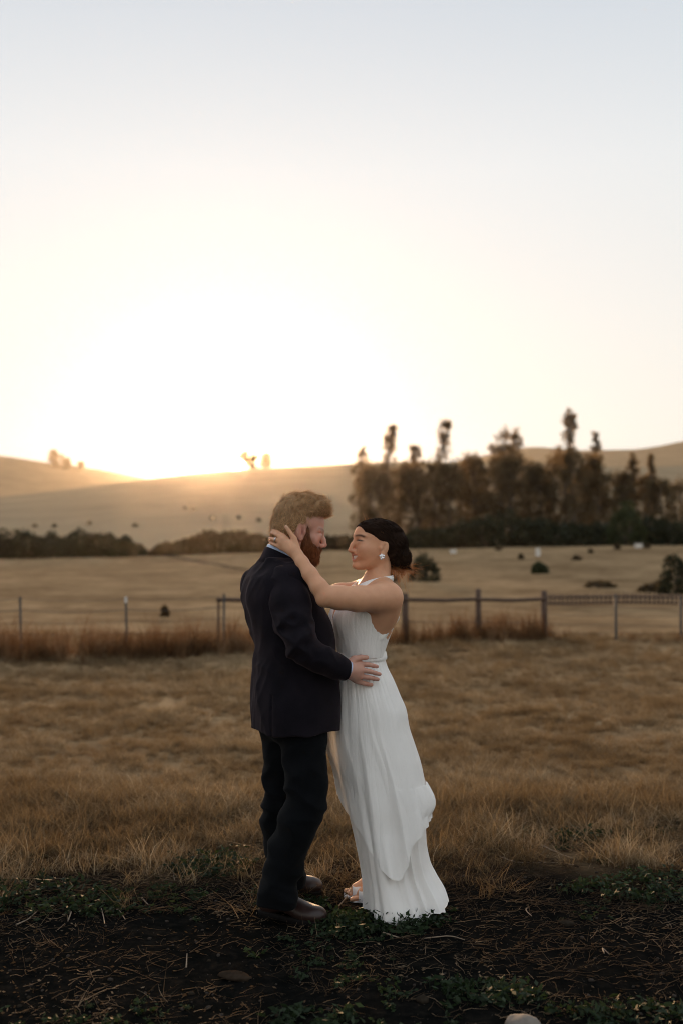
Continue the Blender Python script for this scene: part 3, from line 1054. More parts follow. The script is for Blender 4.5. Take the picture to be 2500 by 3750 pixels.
def hair_mat(name, c0, c1, scale=14, rough=0.45, trans=0.25, tcol=None, spec=0.3):
    m, n, l, b = new_mat(name)
    tc = n.new('ShaderNodeTexCoord')
    t = noise_node(n, l, scale, 6, 0.7, tc.outputs['Object'], 0.4)
    r = ramp(n, [(0.32, c0), (0.68, c1)])
    g = n.new('ShaderNodeNewGeometry')                  # every strand its own shade
    ad = n.new('ShaderNodeMath'); ad.operation = 'MULTIPLY_ADD'; ad.inputs[1].default_value = 0.5
    l.new(g.outputs['Random Per Island'], ad.inputs[0])
    sb = n.new('ShaderNodeMath'); sb.operation = 'SUBTRACT'; sb.inputs[1].default_value = 0.25
    l.new(t.outputs[0], sb.inputs[0]); l.new(sb.outputs[0], ad.inputs[2])
    l.new(ad.outputs[0], r.inputs[0])
    l.new(r.outputs[0], b.inputs['Base Color'])
    b.inputs['Roughness'].default_value = rough
    b.inputs['Specular IOR Level'].default_value = spec
    if trans:
        tr = n.new('ShaderNodeBsdfTranslucent')
        if tcol: tr.inputs['Color'].default_value = (*tcol, 1)
        else: l.new(r.outputs[0], tr.inputs['Color'])
        mx = n.new('ShaderNodeMixShader'); mx.inputs[0].default_value = trans
        l.new(b.outputs[0], mx.inputs[1]); l.new(tr.outputs[0], mx.inputs[2])
        l.new(mx.outputs[0], n['Material Output'].inputs['Surface'])
    return m


def chiffon_mat(name, trans=0.3, pleat=0):
    m, n, l, b = new_mat(name)
    tc = n.new('ShaderNodeTexCoord')
    t = noise_node(n, l, 6, 4, 0.5, tc.outputs['Object'])
    r = ramp(n, [(0.3, (0.90, 0.885, 0.86)), (0.7, (0.95, 0.942, 0.925))])
    l.new(t.outputs[0], r.inputs[0])
    l.new(r.outputs[0], b.inputs['Base Color'])
    b.inputs['Roughness'].default_value = 0.75
    b.inputs['Specular IOR Level'].default_value = 0.2
    b.inputs['Sheen Weight'].default_value = 0.15
    mp = n.new('ShaderNodeMapping')
    mp.inputs['Scale'].default_value = (70, 70, 9)
    l.new(tc.outputs['Object'], mp.inputs['Vector'])
    f = noise_node(n, l, 1.0, 5, 0.65, mp.outputs[0], 0.3)
    nm = bump(n, l, f.outputs[0], 0.7, 0.005)
    l.new(nm, b.inputs['Normal'])
    tr = n.new('ShaderNodeBsdfTranslucent')
    l.new(r.outputs[0], tr.inputs['Color']); l.new(nm, tr.inputs['Normal'])
    mx = n.new('ShaderNodeMixShader'); mx.inputs[0].default_value = trans
    l.new(b.outputs[0], mx.inputs[1]); l.new(tr.outputs[0], mx.inputs[2])
    l.new(mx.outputs[0], n['Material Output'].inputs['Surface'])
    return m


MAT_SKIN = skin_mat('skin')
MAT_WOOL = cloth_mat('dark_wool', (0.0032, 0.0034, 0.0056), (0.011, 0.0088, 0.013), 700, 0.10, tint=(0.6, 0.42, 0.45))
MAT_TROUSER = cloth_mat('dark_trouser_cloth', (0.0016, 0.0022, 0.003), (0.0035, 0.0044, 0.006), 900, 0.02)
MAT_SHIRT = cloth_mat('pale_blue_shirting', (0.42, 0.52, 0.72), (0.50, 0.60, 0.80), 1200, 0.1)
MAT_BLOND = hair_mat('sandy_hair', (0.42, 0.24, 0.11), (0.92, 0.66, 0.38), 30, 0.5, 0.28, (0.85, 0.55, 0.28))
MAT_BLONDCAP = hair_mat('sandy_hair_roots', (0.26, 0.14, 0.06), (0.55, 0.33, 0.16), 45, 0.6, 0.0)
MAT_BEARD = hair_mat('auburn_beard', (0.085, 0.030, 0.012), (0.36, 0.135, 0.05), 40, 0.5, 0.25, (0.6, 0.25, 0.08))
MAT_DARKHAIR = hair_mat('dark_brown_hair', (0.008, 0.0042, 0.0028), (0.030, 0.0155, 0.0090), 26, 0.7, 0.0, None, 0.08)
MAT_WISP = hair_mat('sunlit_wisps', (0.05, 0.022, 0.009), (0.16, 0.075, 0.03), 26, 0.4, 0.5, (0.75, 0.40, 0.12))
MAT_CHIFFON = chiffon_mat('white_chiffon', 0.13)
MAT_BODICE = chiffon_mat('white_crepe', 0.08)
MAT_LEATHER = simple_mat('brown_leather', (0.024, 0.012, 0.010), 0.42, 0.35, 40, 0.0015)
MAT_SOLE = simple_mat('dark_rubber', (0.009, 0.008, 0.008), 0.9, 0.3, 60, 0, 0.1)
MAT_WHITELEATHER = simple_mat('white_sandal_leather', (0.75, 0.75, 0.78), 0.45, 0.05, 30)
MAT_TEETH = simple_mat('teeth', (0.90, 0.87, 0.82), 0.25, 0.03, 50)
MAT_EYE = simple_mat('eye', (0.03, 0.018, 0.012), 0.1, 0.2, 80)
MAT_GEM = simple_mat('crystal', (0.85, 0.87, 0.9), 0.08, 0.05, 200, 0, 0.9, 0.6)
MAT_SILVER = simple_mat('silver', (0.8, 0.78, 0.76), 0.2, 0.05, 60, 0, 0.5, 1.0)
MAT_NAIL = simple_mat('nail', (0.80, 0.68, 0.62), 0.25, 0.05, 60)
# ------------------------------------------------------------------ the couple
def q(px, py, dy=0.0):
    return P(px, py, Y0 + dy)


def lv(L, s=1.0):
    """(up, back, front, half width) -> loft levels"""
    return [(u * s, (b + f) / 2 * s, 0.0, (f - b) / 2 * s, h * s) for (u, b, f, h) in L]


HEAD = [(-.110, .048, .078, .016), (-.103, .020, .090, .032), (-.092, -.004, .095, .044), (-.075, -.03, .096, .054), (-.055, -.055, .095, .0605), (-.03, -.08, .095, .066),
        (0, -.094, .093, .070), (.02, -.1, .096, .072), (.05, -.103, .097, .0755), (.08, -.097, .086, .072), (.105, -.078, .062, .060), (.122, -.05, .03, .040), (.131, -.02, .0, .012)]


def ear(F, M, s, side):
    c = np.array((-.004, side * .0725, -.006)) * s
    rot = (0, -.22, -side * .16)
    F.ell(c, np.array((.019, .0075, .033)) * s, .006, M, 'add', rot)
    F.ell(c + np.array((.004, side * .0095, .002)) * s, np.array((.0118, .0088, .0225)) * s, .003, M, 'sub', rot)
    F.ell(c + np.array((-.002, side * .0045, -.002)) * s, np.array((.0035, .004, .016)) * s, .003, M, 'add', rot)
    F.ell(np.array((.003, side * .0715, -.034)) * s, np.array((.009, .006, .010)) * s, .006, M)
    F.ell(np.array((.011, side * .0725, -.006)) * s, np.array((.006, .006, .009)) * s, .006, M)


def hand(F, wrist, wr, knuckles, fingers, thumb, fr, kp=.012):
    """palm from wrist to knuckles, then each finger as a chain of its own"""
    wrist = np.asarray(wrist)
    for kn in knuckles:
        F.cap(wrist + (np.asarray(kn) - wrist) * .12, kn, wr * .72, fr * 1.25, kp)
    for a, b in zip(knuckles[:-1], knuckles[1:]):
        F.cap(np.asarray(a) * .8 + wrist * .2, np.asarray(b) * .8 + wrist * .2, fr * 1.2, fr * 1.2, kp)
    for kn, fg in zip(knuckles, fingers):
        pts = [(np.asarray(kn), fr * 1.16)] + [(np.asarray(p), fr * s_) for p, s_ in zip(fg, (1.0, .93, .82))]
        F.chain(pts, .003)
    F.chain([(np.asarray(p), r) for p, r in thumb], .005)


MAN_O = np.array((*q(1040, 2080, 0)[:2], 0.0))
MAN_O[2] = gz(MAN_O[0], MAN_O[1])
man = empty('person', tuple(MAN_O))
tag(man, 'bearded man in a dark jacket and trousers, holding the woman in white by the waist', 'person')
MH = 1.06
HM = frame(q(1093, 1944, .0), (math.cos(math.radians(14)), math.sin(math.radians(14))), math.radians(-14))
PSI = math.radians(22)
m_fwd, m_right = np.array((math.cos(PSI), math.sin(PSI), 0)), np.array((math.sin(PSI), -math.cos(PSI), 0))

# joints of the near (right) arm, the far arm and the legs
SLEEVE_N = [(q(1052, 2146, -.115), 0.0845), (q(1064, 2205, -.165), 0.0798), (q(1076, 2275, -.205), 0.0712), (q(1098, 2350, -.235), 0.0636), (q(1175, 2415, -.215), 0.0541), (q(1262, 2452, -.165), 0.0432)]
SLEEVE_F = [(q(952, 2150, .165), .086), (q(985, 2250, .23), .075), (q(1040, 2350, .28), .065), (q(1150, 2420, .30), .055), (q(1290, 2450, .285), .045)]
LEG_N = [(q(1104, 2630, -.06), 0.0936), (q(1112, 2720, -.085), 0.0927), (q(1118, 2850, -.095), 0.0792), (q(1117, 2930, -.10), 0.0747), (q(1092, 3010, -.095), 0.0756), (q(1060, 3100, -.085), 0.0756),
         (q(1036, 3190, -.08), 0.0720), (q(1022, 3265, -.078), 0.0720), (q(1019, 3308, -.078), 0.0729)]
LEG_F = [(q(1050, 2620, .085), 0.1008), (q(1052, 2720, .095), 0.0882), (q(1042, 2850, .105), 0.0756), (q(1030, 2920, .115), 0.0720), (q(1018, 3010, .13), 0.0702), (q(1030, 3100, .14), 0.0684),
         (q(1048, 3180, .15), 0.0666), (q(1052, 3228, .15), 0.0684)]


def man_body():
    F = Field(taxis([(-.50, -.29, .006), (-.29, -.05, .0032), (-.05, .0, .005), (.0, .22, .0032)]), taxis([(3.94, 4.04, .005), (4.04, 4.36, .0034), (4.36, 4.62, .006)]),
              taxis([(-.02, .90, .012), (.90, 1.12, .0032), (1.12, 1.38, .008), (1.38, 1.80, .0026)]))
    M, s = HM, MH
    F.loft(lv(HEAD, s), .004, M, asym=.30, n=2.15)
    for sd in (-1, 1):                                       # brows, sockets, cheeks, ears
        F.cap(np.array((.090, sd * .010, .021)) * s, np.array((.074, sd * .046, .020)) * s, .0105 * s, .009 * s, .012, M)
        F.ell(np.array((.101, sd * .031, .0)) * s, np.array((.013, .016, .010)) * s, .012, M, 'sub')
        F.ell(np.array((.078, sd * .031, .0)) * s, np.array((.0145, .016, .0125)) * s, .004, M)
        F.ell(np.array((.058, sd * .040, -.028)) * s, np.array((.022, .018, .018)) * s, .04, M)
        ear(F, M, s, sd)
    F.chain([(np.array((.094, 0, .014)) * s, .0085 * s), (np.array((.108, 0, -.010)) * s, .0085 * s), (np.array((.1165, 0, -.029)) * s, .0115 * s)], .010, M)
    for sd in (-1, 1):
        F.ell(np.array((.104, sd * .012, -.036)) * s, np.array((.011, .0085, .0085)) * s, .008, M)
    F.ell(np.array((.100, 0, -.062)) * s, np.array((.010, .020, .010)) * s, .012, M)
    F.ell(np.array((.086, 0, -.096)) * s, np.array((.018, .022, .016)) * s, .014, M)
    nb = q(1026, 2085, .0)
    F.cap(to_world(M, np.array((-.028, 0, -.03)) * s), nb, .061, .070, .03)
    # torso, limbs under the clothes
    F.chain([(nb, .07), (q(1040, 2180, .0), .125), (q(1075, 2400, 0), .12), (q(1085, 2560, .0), .115)], .05)
    F.cap(q(1035, 2120, 0), SLEEVE_N[0][0], .07, .068, .04)
    F.cap(q(1035, 2120, 0), SLEEVE_F[0][0], .07, .068, .04)
    for ch in (SLEEVE_N, SLEEVE_F):
        F.chain([(p, r - .016) for p, r in ch[:-1]] + [(ch[-1][0], ch[-1][1] - .013)], .02)
    for ch in (LEG_N, LEG_F):
        F.chain([(p, max(r - .03, .04)) for p, r in ch[:-2]] + [(ch[-2][0] + np.array((.0, 0, .06)), .042)], .03)
    # the hand on her hip
    W = q(1264, 2453, -.150)
    F.cap(SLEEVE_N[-1][0], q(1276, 2453, -.138), .033, .030, .012)
    kn = [q(1322, 2432, -.098), q(1325, 2454, -.104), q(1321, 2477, -.098), q(1309, 2495, -.086)]
    fg = [[q(1349, 2434, -.086), q(1366, 2438, -.072), q(1379, 2441, -.058)],
          [q(1354, 2459, -.090), q(1374, 2465, -.074), q(1389, 2469, -.056)],
          [q(1349, 2481, -.087), q(1368, 2485, -.072), q(1382, 2488, -.055)],
          [q(1330, 2502, -.080), q(1346, 2506, -.070), q(1359, 2508, -.058)]]
    th = [(q(1272, 2436, -.132), .019), (q(1296, 2414, -.120), .0145), (q(1320, 2408, -.108), .0118), (q(1342, 2408, -.100), .0095)]
    hand(F, q(1272, 2454, -.140), .040, kn, fg, th, .0098)
    # the other hand behind her back
    kn2 = [q(1345, 2430, .275), q(1349, 2452, .278), q(1345, 2474, .275), q(1334, 2492, .27)]
    fg2 = [[p + np.array((.035, -.012, -.002)), p + np.array((.058, -.032, -.003)), p + np.array((.070, -.052, -.004))] for p in kn2]
    th2 = [(q(1300, 2430, .29), .018), (q(1325, 2412, .275), .014), (q(1348, 2408, .262), .011), (q(1362, 2410, .25), .0095)]
    hand(F, q(1295, 2452, .288), .036, kn2, fg2, th2, .0098)
    V, Q = F.mesh()
    V = relax(V, Q, 1, .35)
    L = to_local(M, V) / s
    c = np.tile(np.array((0.56, 0.315, 0.24)), (len(V), 1))
    hd = np.linalg.norm(L, axis=1) < .2
    def spot(cc, rad, colr, wgt):
        d = np.linalg.norm((L - np.array(cc)) / np.array(rad), axis=1)
        f_ = (np.exp(-d * d) * wgt * hd)[:, None]
        c[:] = c * (1 - f_) + np.array(colr) * f_
    for sd in (-1, 1):
        spot((.075, sd * .045, -.022), (.03, .03, .022), (.56, .24, .17), .6)
        spot((-.004, sd * .08, -.004), (.02, .014, .034), (.52, .23, .17), .7)
        spot((.001, sd * .074, -.004), (.008, .006, .015), (.26, .09, .065), .8)  # shade of the ear hollow, put into the skin colour
        for t in np.linspace(0, 1, 5):
            spot((.099 - .020 * t, sd * (.012 + .036 * t), .0235 + .004 * math.sin(t * 2.6)), (.010, .008, .0045), (.17, .07, .03), .85)
        spot((.092, sd * .031, -.001), (.012, .013, .0035), (.10, .045, .03), .85)
    for sd in (-1, 1):                                      # stubble shadow around the beard
        for cc in ((.03, .062, .01), (.05, .055, -.03), (.075, .04, -.05), (.025, .065, -.03)):
            spot((cc[0], sd * cc[1], cc[2]), (.016, .02, .016), (.20, .075, .035), .75)
    spot((.116, 0, -.030), (.012, .014, .012), (.55, .22, .16), .6)
    spot((.106, 0, -.064), (.008, .022, .008), (.42, .15, .12), .8)
    hl = ~hd & (V[:, 2] < 1.15)                             # hands a little redder at knuckles
    for p in kn + [f_[2] for f_ in fg] + [f_[1] for f_ in fg]:
        d = np.linalg.norm(V - p, axis=1) / .012
        f_ = (np.exp(-d * d) * .45 * hl)[:, None]
        c[:] = c * (1 - f_) + np.array((.48, .19, .15)) * f_
    mesh_np('body', V, Q, MAT_SKIN, man, True, {'tint': c}, MAN_O)


man_body()


def hair_clip(fn_keep, lo, hi, F, M):
    F.put(lambda X, Y, Z: fn_keep(X, Y, Z), lo, hi, 0, M, 'int', pad=.05)


def hair_sdf(F, M, s, seed, amp):
    def n(X, Y, Z):
        a = vnoise3(X * 42, Y * 60, Z * 24, seed) + .6 * vnoise3(X * 95, Y * 110, Z * 50, seed + 1)
        return amp * a
    F.disp(n, M)


def man_hair():
    M = HM
    o = M[:3, 3]
    F = Field(taxis([(o[0] - .20, o[0] + .24, .003)]), taxis([(o[1] - .15, o[1] + .15, .003)]), taxis([(o[2] - .16, o[2] + .24, .003)]))
    HL = [(-.075, -.084, -.03, .047), (-.04, -.110, .00, .067), (0, -.120, .04, .078), (.04, -.122, .06, .083), (.08, -.117, .084, .084), (.11, -.105, .094, .080), (.134, -.084, .084, .071),
          (.150, -.056, .070, .053), (.160, -.03, .03, .022)]
    F.loft(lv(HL), .004, M, asym=.12, n=2.2)
    # the quiff
    F.cap((.050, .045, .114), (.060, -.05, .117), .030, .030, .02, M)
    F.cap((.082, .035, .102), (.089, -.038, .104), .018, .019, .02, M)
    F.cap((.0, .02, .142), (.055, -.01, .136), .026, .028, .02, M)
    # keep it above the hairline
    fx = np.array((-.14, -.09, -.06, -.035, -.022, -.012, .012, .022, .034, .06, .078, .095, .105, .15))
    uz = np.array((-.075, -.072, -.062, -.04, .00, .034, .034, -.012, -.006, .058, .080, .090, .094, .097))
    F.put(lambda X, Y, Z: ((np.interp(X, fx, uz) - Z) * .75).astype(np.float32), (-.2, -.15, -.2), (.24, .15, .25), 0, M, 'int')
    hair_sdf(F, M, 1, 5, .0034)
    V, Q = F.mesh()
    h = mesh_np('hair', V, Q, MAT_BLONDCAP, man, True, None, MAN_O)
    # strands
    L = to_local(M, V)
    nrm = vert_normals(V, Q)
    nl = nrm @ M[:3, :3]
    r = np.random.default_rng(3)
    NS = 11500
    pick = r.integers(0, len(V), NS)
    p, n_ = L[pick], nl[pick]
    top = smoothstep(.05, .12, p[:, 2])[:, None]
    flow = top * np.array((.80, 0, .10)) + (1 - top) * np.array((-.30, 0, -.95))
    front = smoothstep(.055, .09, p[:, 0])[:, None] * top
    flow = flow * (1 - front) + front * np.array((.35, -.25, .75))
    wav = np.stack([vnoise(p[:, 1] * 34, p[:, 2] * 34, 8), vnoise(p[:, 0] * 34, p[:, 2] * 34, 9), vnoise(p[:, 0] * 34, p[:, 1] * 34, 10)], -1)
    flow = flow + r.normal(0, .14, flow.shape) + .9 * wav
    flow -= n_ * (flow * n_).sum(1, keepdims=True)
    flow /= np.linalg.norm(flow, axis=1, keepdims=True)
    ln = r.uniform(.016, .036, NS)[:, None] * (1 + .3 * top)
    fly = r.random((NS, 1)) < .16
    lift = np.where(fly, r.uniform(.25, .6, (NS, 1)), r.uniform(.05, .22, (NS, 1)))
    side = np.cross(flow, n_)
    ph = r.uniform(0, 6.28, (NS, 1))
    pts = []
    for t in np.linspace(0, 1, 5):
        pts.append(p - n_ * .002 + flow * ln * t + n_ * (ln * lift * t - (1 - fly) * 5.0 * (ln * t) ** 2) + side * ln * .14 * np.sin(ph + 4.5 * t))
    pts = np.stack(pts, 1)
    SV, SQ = strand_mesh(to_world(M, pts), np.where(fly[:, 0], .0005, r.uniform(.0007, .0014, NS)))
    o_ = mesh_np('strands', SV, SQ, MAT_BLOND, h, True)
    o_.location = -MAN_O
    o_['kind'] = 'stuff'


def vert_normals(V, Q):
    fn = np.cross(V[Q[:, 2]] - V[Q[:, 0]], V[Q[:, 3]] - V[Q[:, 1]])
    n = np.zeros_like(V)
    for k in range(4):
        for i in range(3):
            n[:, i] += np.bincount(Q[:, k], fn[:, i], minlength=len(V))
    return n / (np.linalg.norm(n, axis=1, keepdims=True) + 1e-12)


def man_beard():
    M = HM
    o = M[:3, 3]
    F = Field(taxis([(o[0] - .06, o[0] + .18, .003)]), taxis([(o[1] - .12, o[1] + .12, .003)]), taxis([(o[2] - .20, o[2] + .10, .003)]))
    BL = [(-.136, .052, .090, .016), (-.127, .030, .106, .034), (-.110, .008, .117, .050), (-.09, -.012, .118, .062), (-.065, -.02, .112, .072), (-.045, -.02, .106, .0765), (-.02, -.02, .094, .0800), (.02, -.02, .075, .0805), (.05, -.02, .07, .0785)]
    F.loft(lv(BL), .004, M, asym=.22, n=2.3)
    F.cap((.108, .0, -.049), (.092, .036, -.066), .0085, .009, .008, M)
    F.cap((.108, .0, -.049), (.092, -.036, -.066), .0085, .009, .008, M)
    fx = np.array((-.05, .0, .012, .030, .042, .060, .080, .092, .105, .13))
    up = np.array((.03, .035, .034, .014, -.022, -.042, -.052, -.054, -.044, -.044))
    F.put(lambda X, Y, Z: ((Z - np.interp(X, fx, up)) * .75).astype(np.float32), (-.1, -.12, -.2), (.2, .12, .1), 0, M, 'int')
    bz = np.array((-.16, -.12, -.09, -.06, -.035, .0, .03))
    bx = np.array((.05, .034, .018, .009, .007, .016, .016))
    F.put(lambda X, Y, Z: ((np.interp(Z, bz, bx) - X) * .8).astype(np.float32), (-.1, -.12, -.2), (.2, .12, .1), 0, M, 'int')
    F.ell((.116, 0, -.072), (.016, .020, .0045), .003, M, 'sub')
    hair_sdf(F, M, 1, 15, .0022)
    V, Q = F.mesh()
    b = mesh_np('beard', V, Q, MAT_BEARD, man, True, None, MAN_O)
    L = to_local(M, V)
    nl = vert_normals(V, Q) @ M[:3, :3]
    r = np.random.default_rng(4)
    pick = r.integers(0, len(V), 5200)
    p, n_ = L[pick], nl[pick]
    flow = np.array((.25, 0, -.95)) + r.normal(0, .25, p.shape)
    flow -= n_ * (flow * n_).sum(1, keepdims=True) * .6
    flow /= np.linalg.norm(flow, axis=1, keepdims=True)
    ln = r.uniform(.008, .021, len(p))[:, None]
    pts = np.stack([p - n_ * .002 + flow * ln * t + n_ * ln * .3 * (t - .6 * t * t) for t in np.linspace(0, 1, 4)], 1)
    SV, SQ = strand_mesh(to_world(M, pts), r.uniform(.0005, .0010, len(p)))
    s_ = mesh_np('strands', SV, SQ, MAT_BEARD, b, True)
    s_.location = -MAN_O
    s_['kind'] = 'stuff'


man_hair()
man_beard()

# jacket ----------------------------------------------------------
JK = [(2062, 973, 1080, .150), (2085, 945, 1108, .185), (2120, 924, 1130, .200), (2160, 910, 1148, .200), (2210, 908, 1170, .195), (2290, 916, 1210, .185), (2350, 935, 1224, .178), (2400, 943, 1229, .175),
      (2450, 936, 1235, .178), (2500, 929, 1237, .185), (2560, 926, 1237, .195), (2620, 928, 1236, .200), (2662, 932, 1233, .200)]


def jacket():
    F = Field(taxis([(-.46, .06, .0045)]), taxis([(3.96, 4.56, .0055)]), taxis([(.70, 1.56, .0045)]))
    levels = []
    for py, xl, xr, al in JK:
        c = q((xl + xr) / 2, py)
        Wd = (xr - xl) / 2 / FPX * Y0
        bf = math.sqrt(max(Wd ** 2 - (al * math.sin(PSI)) ** 2, .05 ** 2)) / math.cos(PSI)
        levels.append((c[2], c[0], Y0, bf, al))
    F.loft(levels, .004, None, n=2.25, yaw=PSI)
    nb = q(1022, 2075, 0)
    F.cap(nb, SLEEVE_N[0][0] + np.array((0, .02, .012)), .060, .066, .05)
    F.cap(nb, SLEEVE_F[0][0] + np.array((0, -.02, .012)), .060, .066, .05)
    F.cap(q(985, 2180, .1), q(985, 2180, -.05), .085, .085, .08)
    # the opening of the two front skirts below the button
    fr = frame(q(1250, 2610), m_fwd[:2])
    # folds: drag lines on the back, creases at the waist
    def folds(X, Y, Z):
        u = X * m_fwd[0] + (Y - Y0) * m_fwd[1]
        v = X * m_right[0] + (Y - Y0) * m_right[1]
        zz = Z - 1.0
        back = smoothstep(.0, -.28, u)
        w1 = ridge(v * 9 + zz * 3.5, u * 4, zz * 2.2 - v * 4, 31)
        w2 = ridge(v * 20 - zz * 8, u * 8, zz * 5, 32)
        waist = np.exp(-((zz - .12) / .10) ** 2)
        w3 = ridge(u * 4, v * 6, zz * 15 + u * 12, 33)
        low = smoothstep(.05, -.15, zz)
        w4 = ridge(u * 8, v * 8, zz * 1.6, 34)
        up = smoothstep(.25, .45, zz)
        w5 = ridge(u * 5 + zz * 8, v * 12, zz * 12 - u * 12, 35)
        vent = np.exp(-((X + .281) / .0045) ** 2) * (Z < .945) * (Y < Y0) * .006
        return -(.0085 * w1 * (.3 + .7 * back) + .0038 * w2 * (.3 + .7 * back) + .0095 * w3 * waist + .0060 * w4 * low + .006 * w5 * up) + vent
    F.disp(folds)
    V, Q = F.mesh()
    V = relax(V, Q, 1, .4)
    j = mesh_np('jacket', V, Q, MAT_WOOL, man, True, None, MAN_O)
    # sleeves
    for ch in (SLEEVE_N, SLEEVE_F):
        lo = np.min([p - r for p, r in ch], 0) - .03
        hi = np.max([p + r for p, r in ch], 0) + .03
        F = Field(taxis([(lo[0], hi[0], .004)]), taxis([(lo[1], hi[1], .0045)]), taxis([(lo[2], hi[2], .004)]))
        F.chain(ch, .02)
        e = ch[-1][0]
        d = e - ch[-2][0]; d = d / np.linalg.norm(d)
        F.put(lambda X, Y, Z: ((X - e[0]) * d[0] + (Y - e[1]) * d[1] + (Z - e[2]) * d[2] - .004).astype(np.float32), lo, hi, 0, None, 'int')
        el, sh = ch[3][0], ch[0][0]
        def fold(X, Y, Z, el=el, sh=sh):
            de = np.sqrt((X - el[0]) ** 2 + (Y - el[1]) ** 2 + (Z - el[2]) ** 2)
            g = np.exp(-(de / .11) ** 2)
            a = ridge(X * 11 + Z * 16, Y * 6, Z * 12 - X * 15, 41)
            b_ = ridge(X * 8 - Z * 2, Y * 6, Z * 6 + X * 4, 42)
            c_ = ridge(X * 22 + Z * 10, Y * 12, Z * 18, 43)
            return -(.015 * a * g + .0070 * b_ + .0040 * c_)
        F.disp(fold)
        V, Q = F.mesh()
        mesh_np('sleeve', relax(V, Q, 1, .4), Q, MAT_WOOL, j, True, None, MAN_O)
        # shirt cuff
        rings = []
        a_ = np.cross(d, (0, 0, 1)); a_ /= np.linalg.norm(a_); b_ = np.cross(d, a_)
        for off, rr in ((-.03, .040), (.007, .0405), (.0125, .0395), (.0125, .0365), (-.03, .0365)):
            th = np.linspace(0, 2 * math.pi, 41)[:-1]
            rings.append(e + d * off + rr * (np.cos(th)[:, None] * a_ + np.sin(th)[:, None] * b_))
        mesh_np('shirt_cuff', np.array(rings), ring_faces(5, 40), MAT_SHIRT, man, True, None, MAN_O)
    # sleeve button pair near the cuff
    # collar of the jacket and the shirt collar inside it
    nc = q(1034, 2050, 0)
    ax_ = to_world(HM, (-.028, 0, -.03)) - q(1026, 2085, 0)
    ax_ = ax_ / np.linalg.norm(ax_) * .35 + np.array((0, 0, 1.0)) * .65
    ax_ = ax_ / np.linalg.norm(ax_)
    fw = m_fwd - ax_ * (m_fwd @ ax_); fw /= np.linalg.norm(fw)
    lf = np.cross(ax_, fw)
    def band(name, th0, prof, mat, parent, drop):
        ths = np.linspace(-th0, th0, 61)
        rows = []
        for th in ths:
            dr = drop * (1 - math.cos(th)) / 2
            dirv = -math.cos(th) * fw * 1.0 + math.sin(th) * lf
            rows.append([nc + dirv * (r_ * (1 + .10 * abs(math.sin(th)))) + ax_ * (h_ - dr) for r_, h_ in prof])
        rows = np.array(rows)
        k_ = len(prof)
        f = []
        for i in range(60):
            for jx in range(k_):
                j2 = (jx + 1) % k_
                f.append((i * k_ + jx, (i + 1) * k_ + jx, (i + 1) * k_ + j2, i * k_ + j2))
        return mesh_np(name, rows, f, mat, parent, True, None, MAN_O)
    band('collar', math.radians(150), [(.070, .046), (.074, .049), (.078, .046), (.090, .006), (.097, -.012), (.090, -.014), (.078, .0), (.069, .026)], MAT_WOOL, j, .06)
    band('shirt_collar', math.radians(160), [(.0635, .058), (.0655, .061), (.068, .058), (.073, .030), (.073, .012), (.066, .012), (.062, .04)], MAT_SHIRT, man, .045)
    return j


def ring_faces(nr, n, closed=True):
    f = []
    for i in range(nr - 1):
        for j in range(n if closed else n - 1):
            j2 = (j + 1) % n
            f.append((i * n + j, i * n + j2, (i + 1) * n + j2, (i + 1) * n + j))
    return np.array(f)


MAN_JACKET = jacket()


def trousers():
    F = Field(taxis([(-.42, .03, .0045)]), taxis([(3.98, 4.56, .005)]), taxis([(.03, .98, .005)]))
    F.chain(LEG_F, .03)
    F.chain(LEG_N, .012)
    F.chain([(q(1078, 2500, 0), .13), (q(1080, 2600, 0), .118)], .03)
    F.cap(LEG_N[0][0], LEG_F[0][0], .09, .09, .03)
    F.cap(q(1032, 2640, .06), q(1045, 2640, -.04), .092, .09, .04)
    for ch in (LEG_N, LEG_F):                                # flat hems
        e = ch[-1][0]
        zc = e[2] + .0
        F.put(lambda X, Y, Z: (zc + .35 * (e[0] - X) * .3 - Z + 0 * X + 0 * Y).astype(np.float32), (e[0] - .12, e[1] - .1, zc - .12), (e[0] + .12, e[1] + .1, zc + .05), 0, None, 'int')
    def fold(X, Y, Z):
        n1 = ridge(X * 5 + Z * 6, Y * 5, Z * 7 - X * 6, 51)
        n2 = ridge(X * 10 - Z * 9, Y * 8, Z * 12 + X * 6, 52)
        knee = np.exp(-((Z - .50) / .13) ** 2)
        hem = np.exp(-((Z - .12) / .10) ** 2)
        n3 = ridge(X * 5, Y * 5, Z * 20 + X * 9, 53)
        return -(.008 * n1 + .004 * n2 + .010 * n2 * knee + .009 * n3 * hem)
    F.disp(fold)
    V, Q = F.mesh()
    mesh_np('trousers', relax(V, Q, 1, .4), Q, MAT_TROUSER, man, True, None, MAN_O)


trousers()


